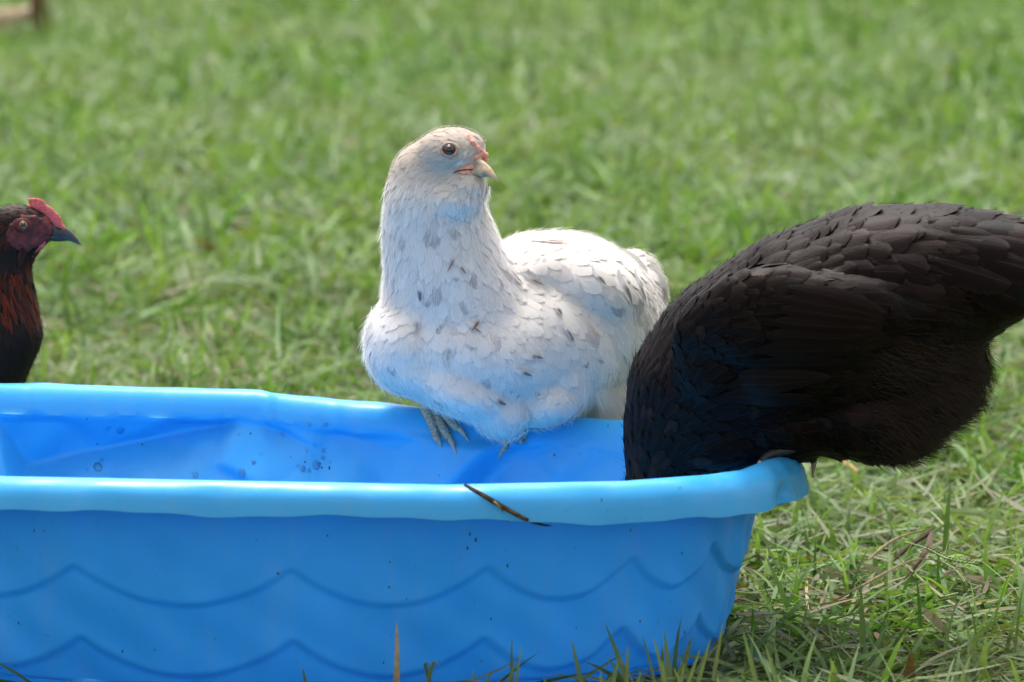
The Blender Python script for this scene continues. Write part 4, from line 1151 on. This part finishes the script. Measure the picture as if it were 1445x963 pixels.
gblade([(1140, 860, .02), (1138, 830, .01), (1140, 812, .015)], .004, None, 'pale straw stub standing right of the pool', 'straw', m_=M['straw'])
gblade([(395, 530, .02), (392, 470, .06), (395, 415, .10)], .006, (.10, .22, .05), 'tall upright green blade behind the pool, left of the white hen')
gblade([(230, 545, .02), (320, 530, .035), (400, 518, .04)], .008, (.15, .24, .10), 'long pale blade lying just behind the far rim')
def seedhead(pix, label):
    P = [gp(a, b, c + .022) for a, b, c in pix]
    t0 = empty('grass_seed_head', P[0], label, 'seed head', 'grass seed heads in the right foreground')
    link('stem', tube_mesh('stem', P, [.0008] * len(P), 6), M['seed'], t0)
    its = []
    for i in range(34):
        t = .3 + .7 * i / 33; k = t * (len(P) - 1); a = min(int(k), len(P) - 2); p = P[a].lerp(P[a + 1], k - a); d = (P[a + 1] - P[a]).normalized()
        s = d.cross(Vector((0, 1, 0))).normalized() * (1 if i % 2 else -1)
        its.append((p + s * .0016 + Vector((0, 0, .0008)), (.0026, .0011, .0012), (d + s * .5).normalized().to_track_quat('X', 'Z')))
    link('seeds', ellip_mesh('seeds', its, 1), M['seed'], t0)['kind'] = 'stuff'
seedhead([(1278, 765, .05), (1310, 775, .055), (1340, 790, .05), (1382, 796, .04)], 'long braided green seed head pointing right beside the bent brown leaf')
seedhead([(1330, 793, .045), (1350, 805, .045), (1363, 822, .04), (1362, 835, .03)], 'short curved seed head drooping just below the long one')
seedhead([(1322, 848, .03), (1335, 845, .035), (1350, 841, .035)], 'stubby seed head lying lowest of the three')

# merge into one stuff object
bmx = bmesh.new()
for o in bm_objs: bmx.from_mesh(o.data)
me = bpy.data.meshes.new('pool_edge_grass'); bmx.to_mesh(me); bmx.free()
for o in bm_objs: bpy.data.objects.remove(o)
tag(link('pool_edge_grass', me, M['grass']), 'taller grass blades standing against the front of the blue pool', 'grass', kind='stuff')

# ---------------------------------------------------------------- things far behind, top left corner
g1 = gp(58, 72, 0)
bm = bmesh.new()
stake_pts = [Vector((g1.x, g1.y, -.02)), Vector((g1.x + .002, g1.y, .05)), Vector((g1.x - .004, g1.y, .13)), Vector((g1.x + .003, g1.y, .26))]
link('wooden_stake', tube_mesh('wooden_stake', stake_pts, [.027, .024, .021, .017], 12, bumpy=.05), M['bark'])
tag(bpy.data.objects['wooden_stake'], 'short dark brown wooden stake out of focus at the top left corner', 'stake')
g2 = gp(12, 72, 0)
st_ = link('stone', fuse('stone', [(g2 + Vector((0, 0, .062)), (.038, .03, .042), None), (g2 + Vector((.035, .01, .085)), (.045, .028, .018), Quaternion((0, 1, 0), -.35)), (g2 + Vector((-.02, 0, .03)), (.022, .03, .018), None)], .004, 3), M['stone'])
tag(st_, 'pale tan stone out of focus in the top left corner beside the stake', 'stone')
print('feathers', nw, nb)
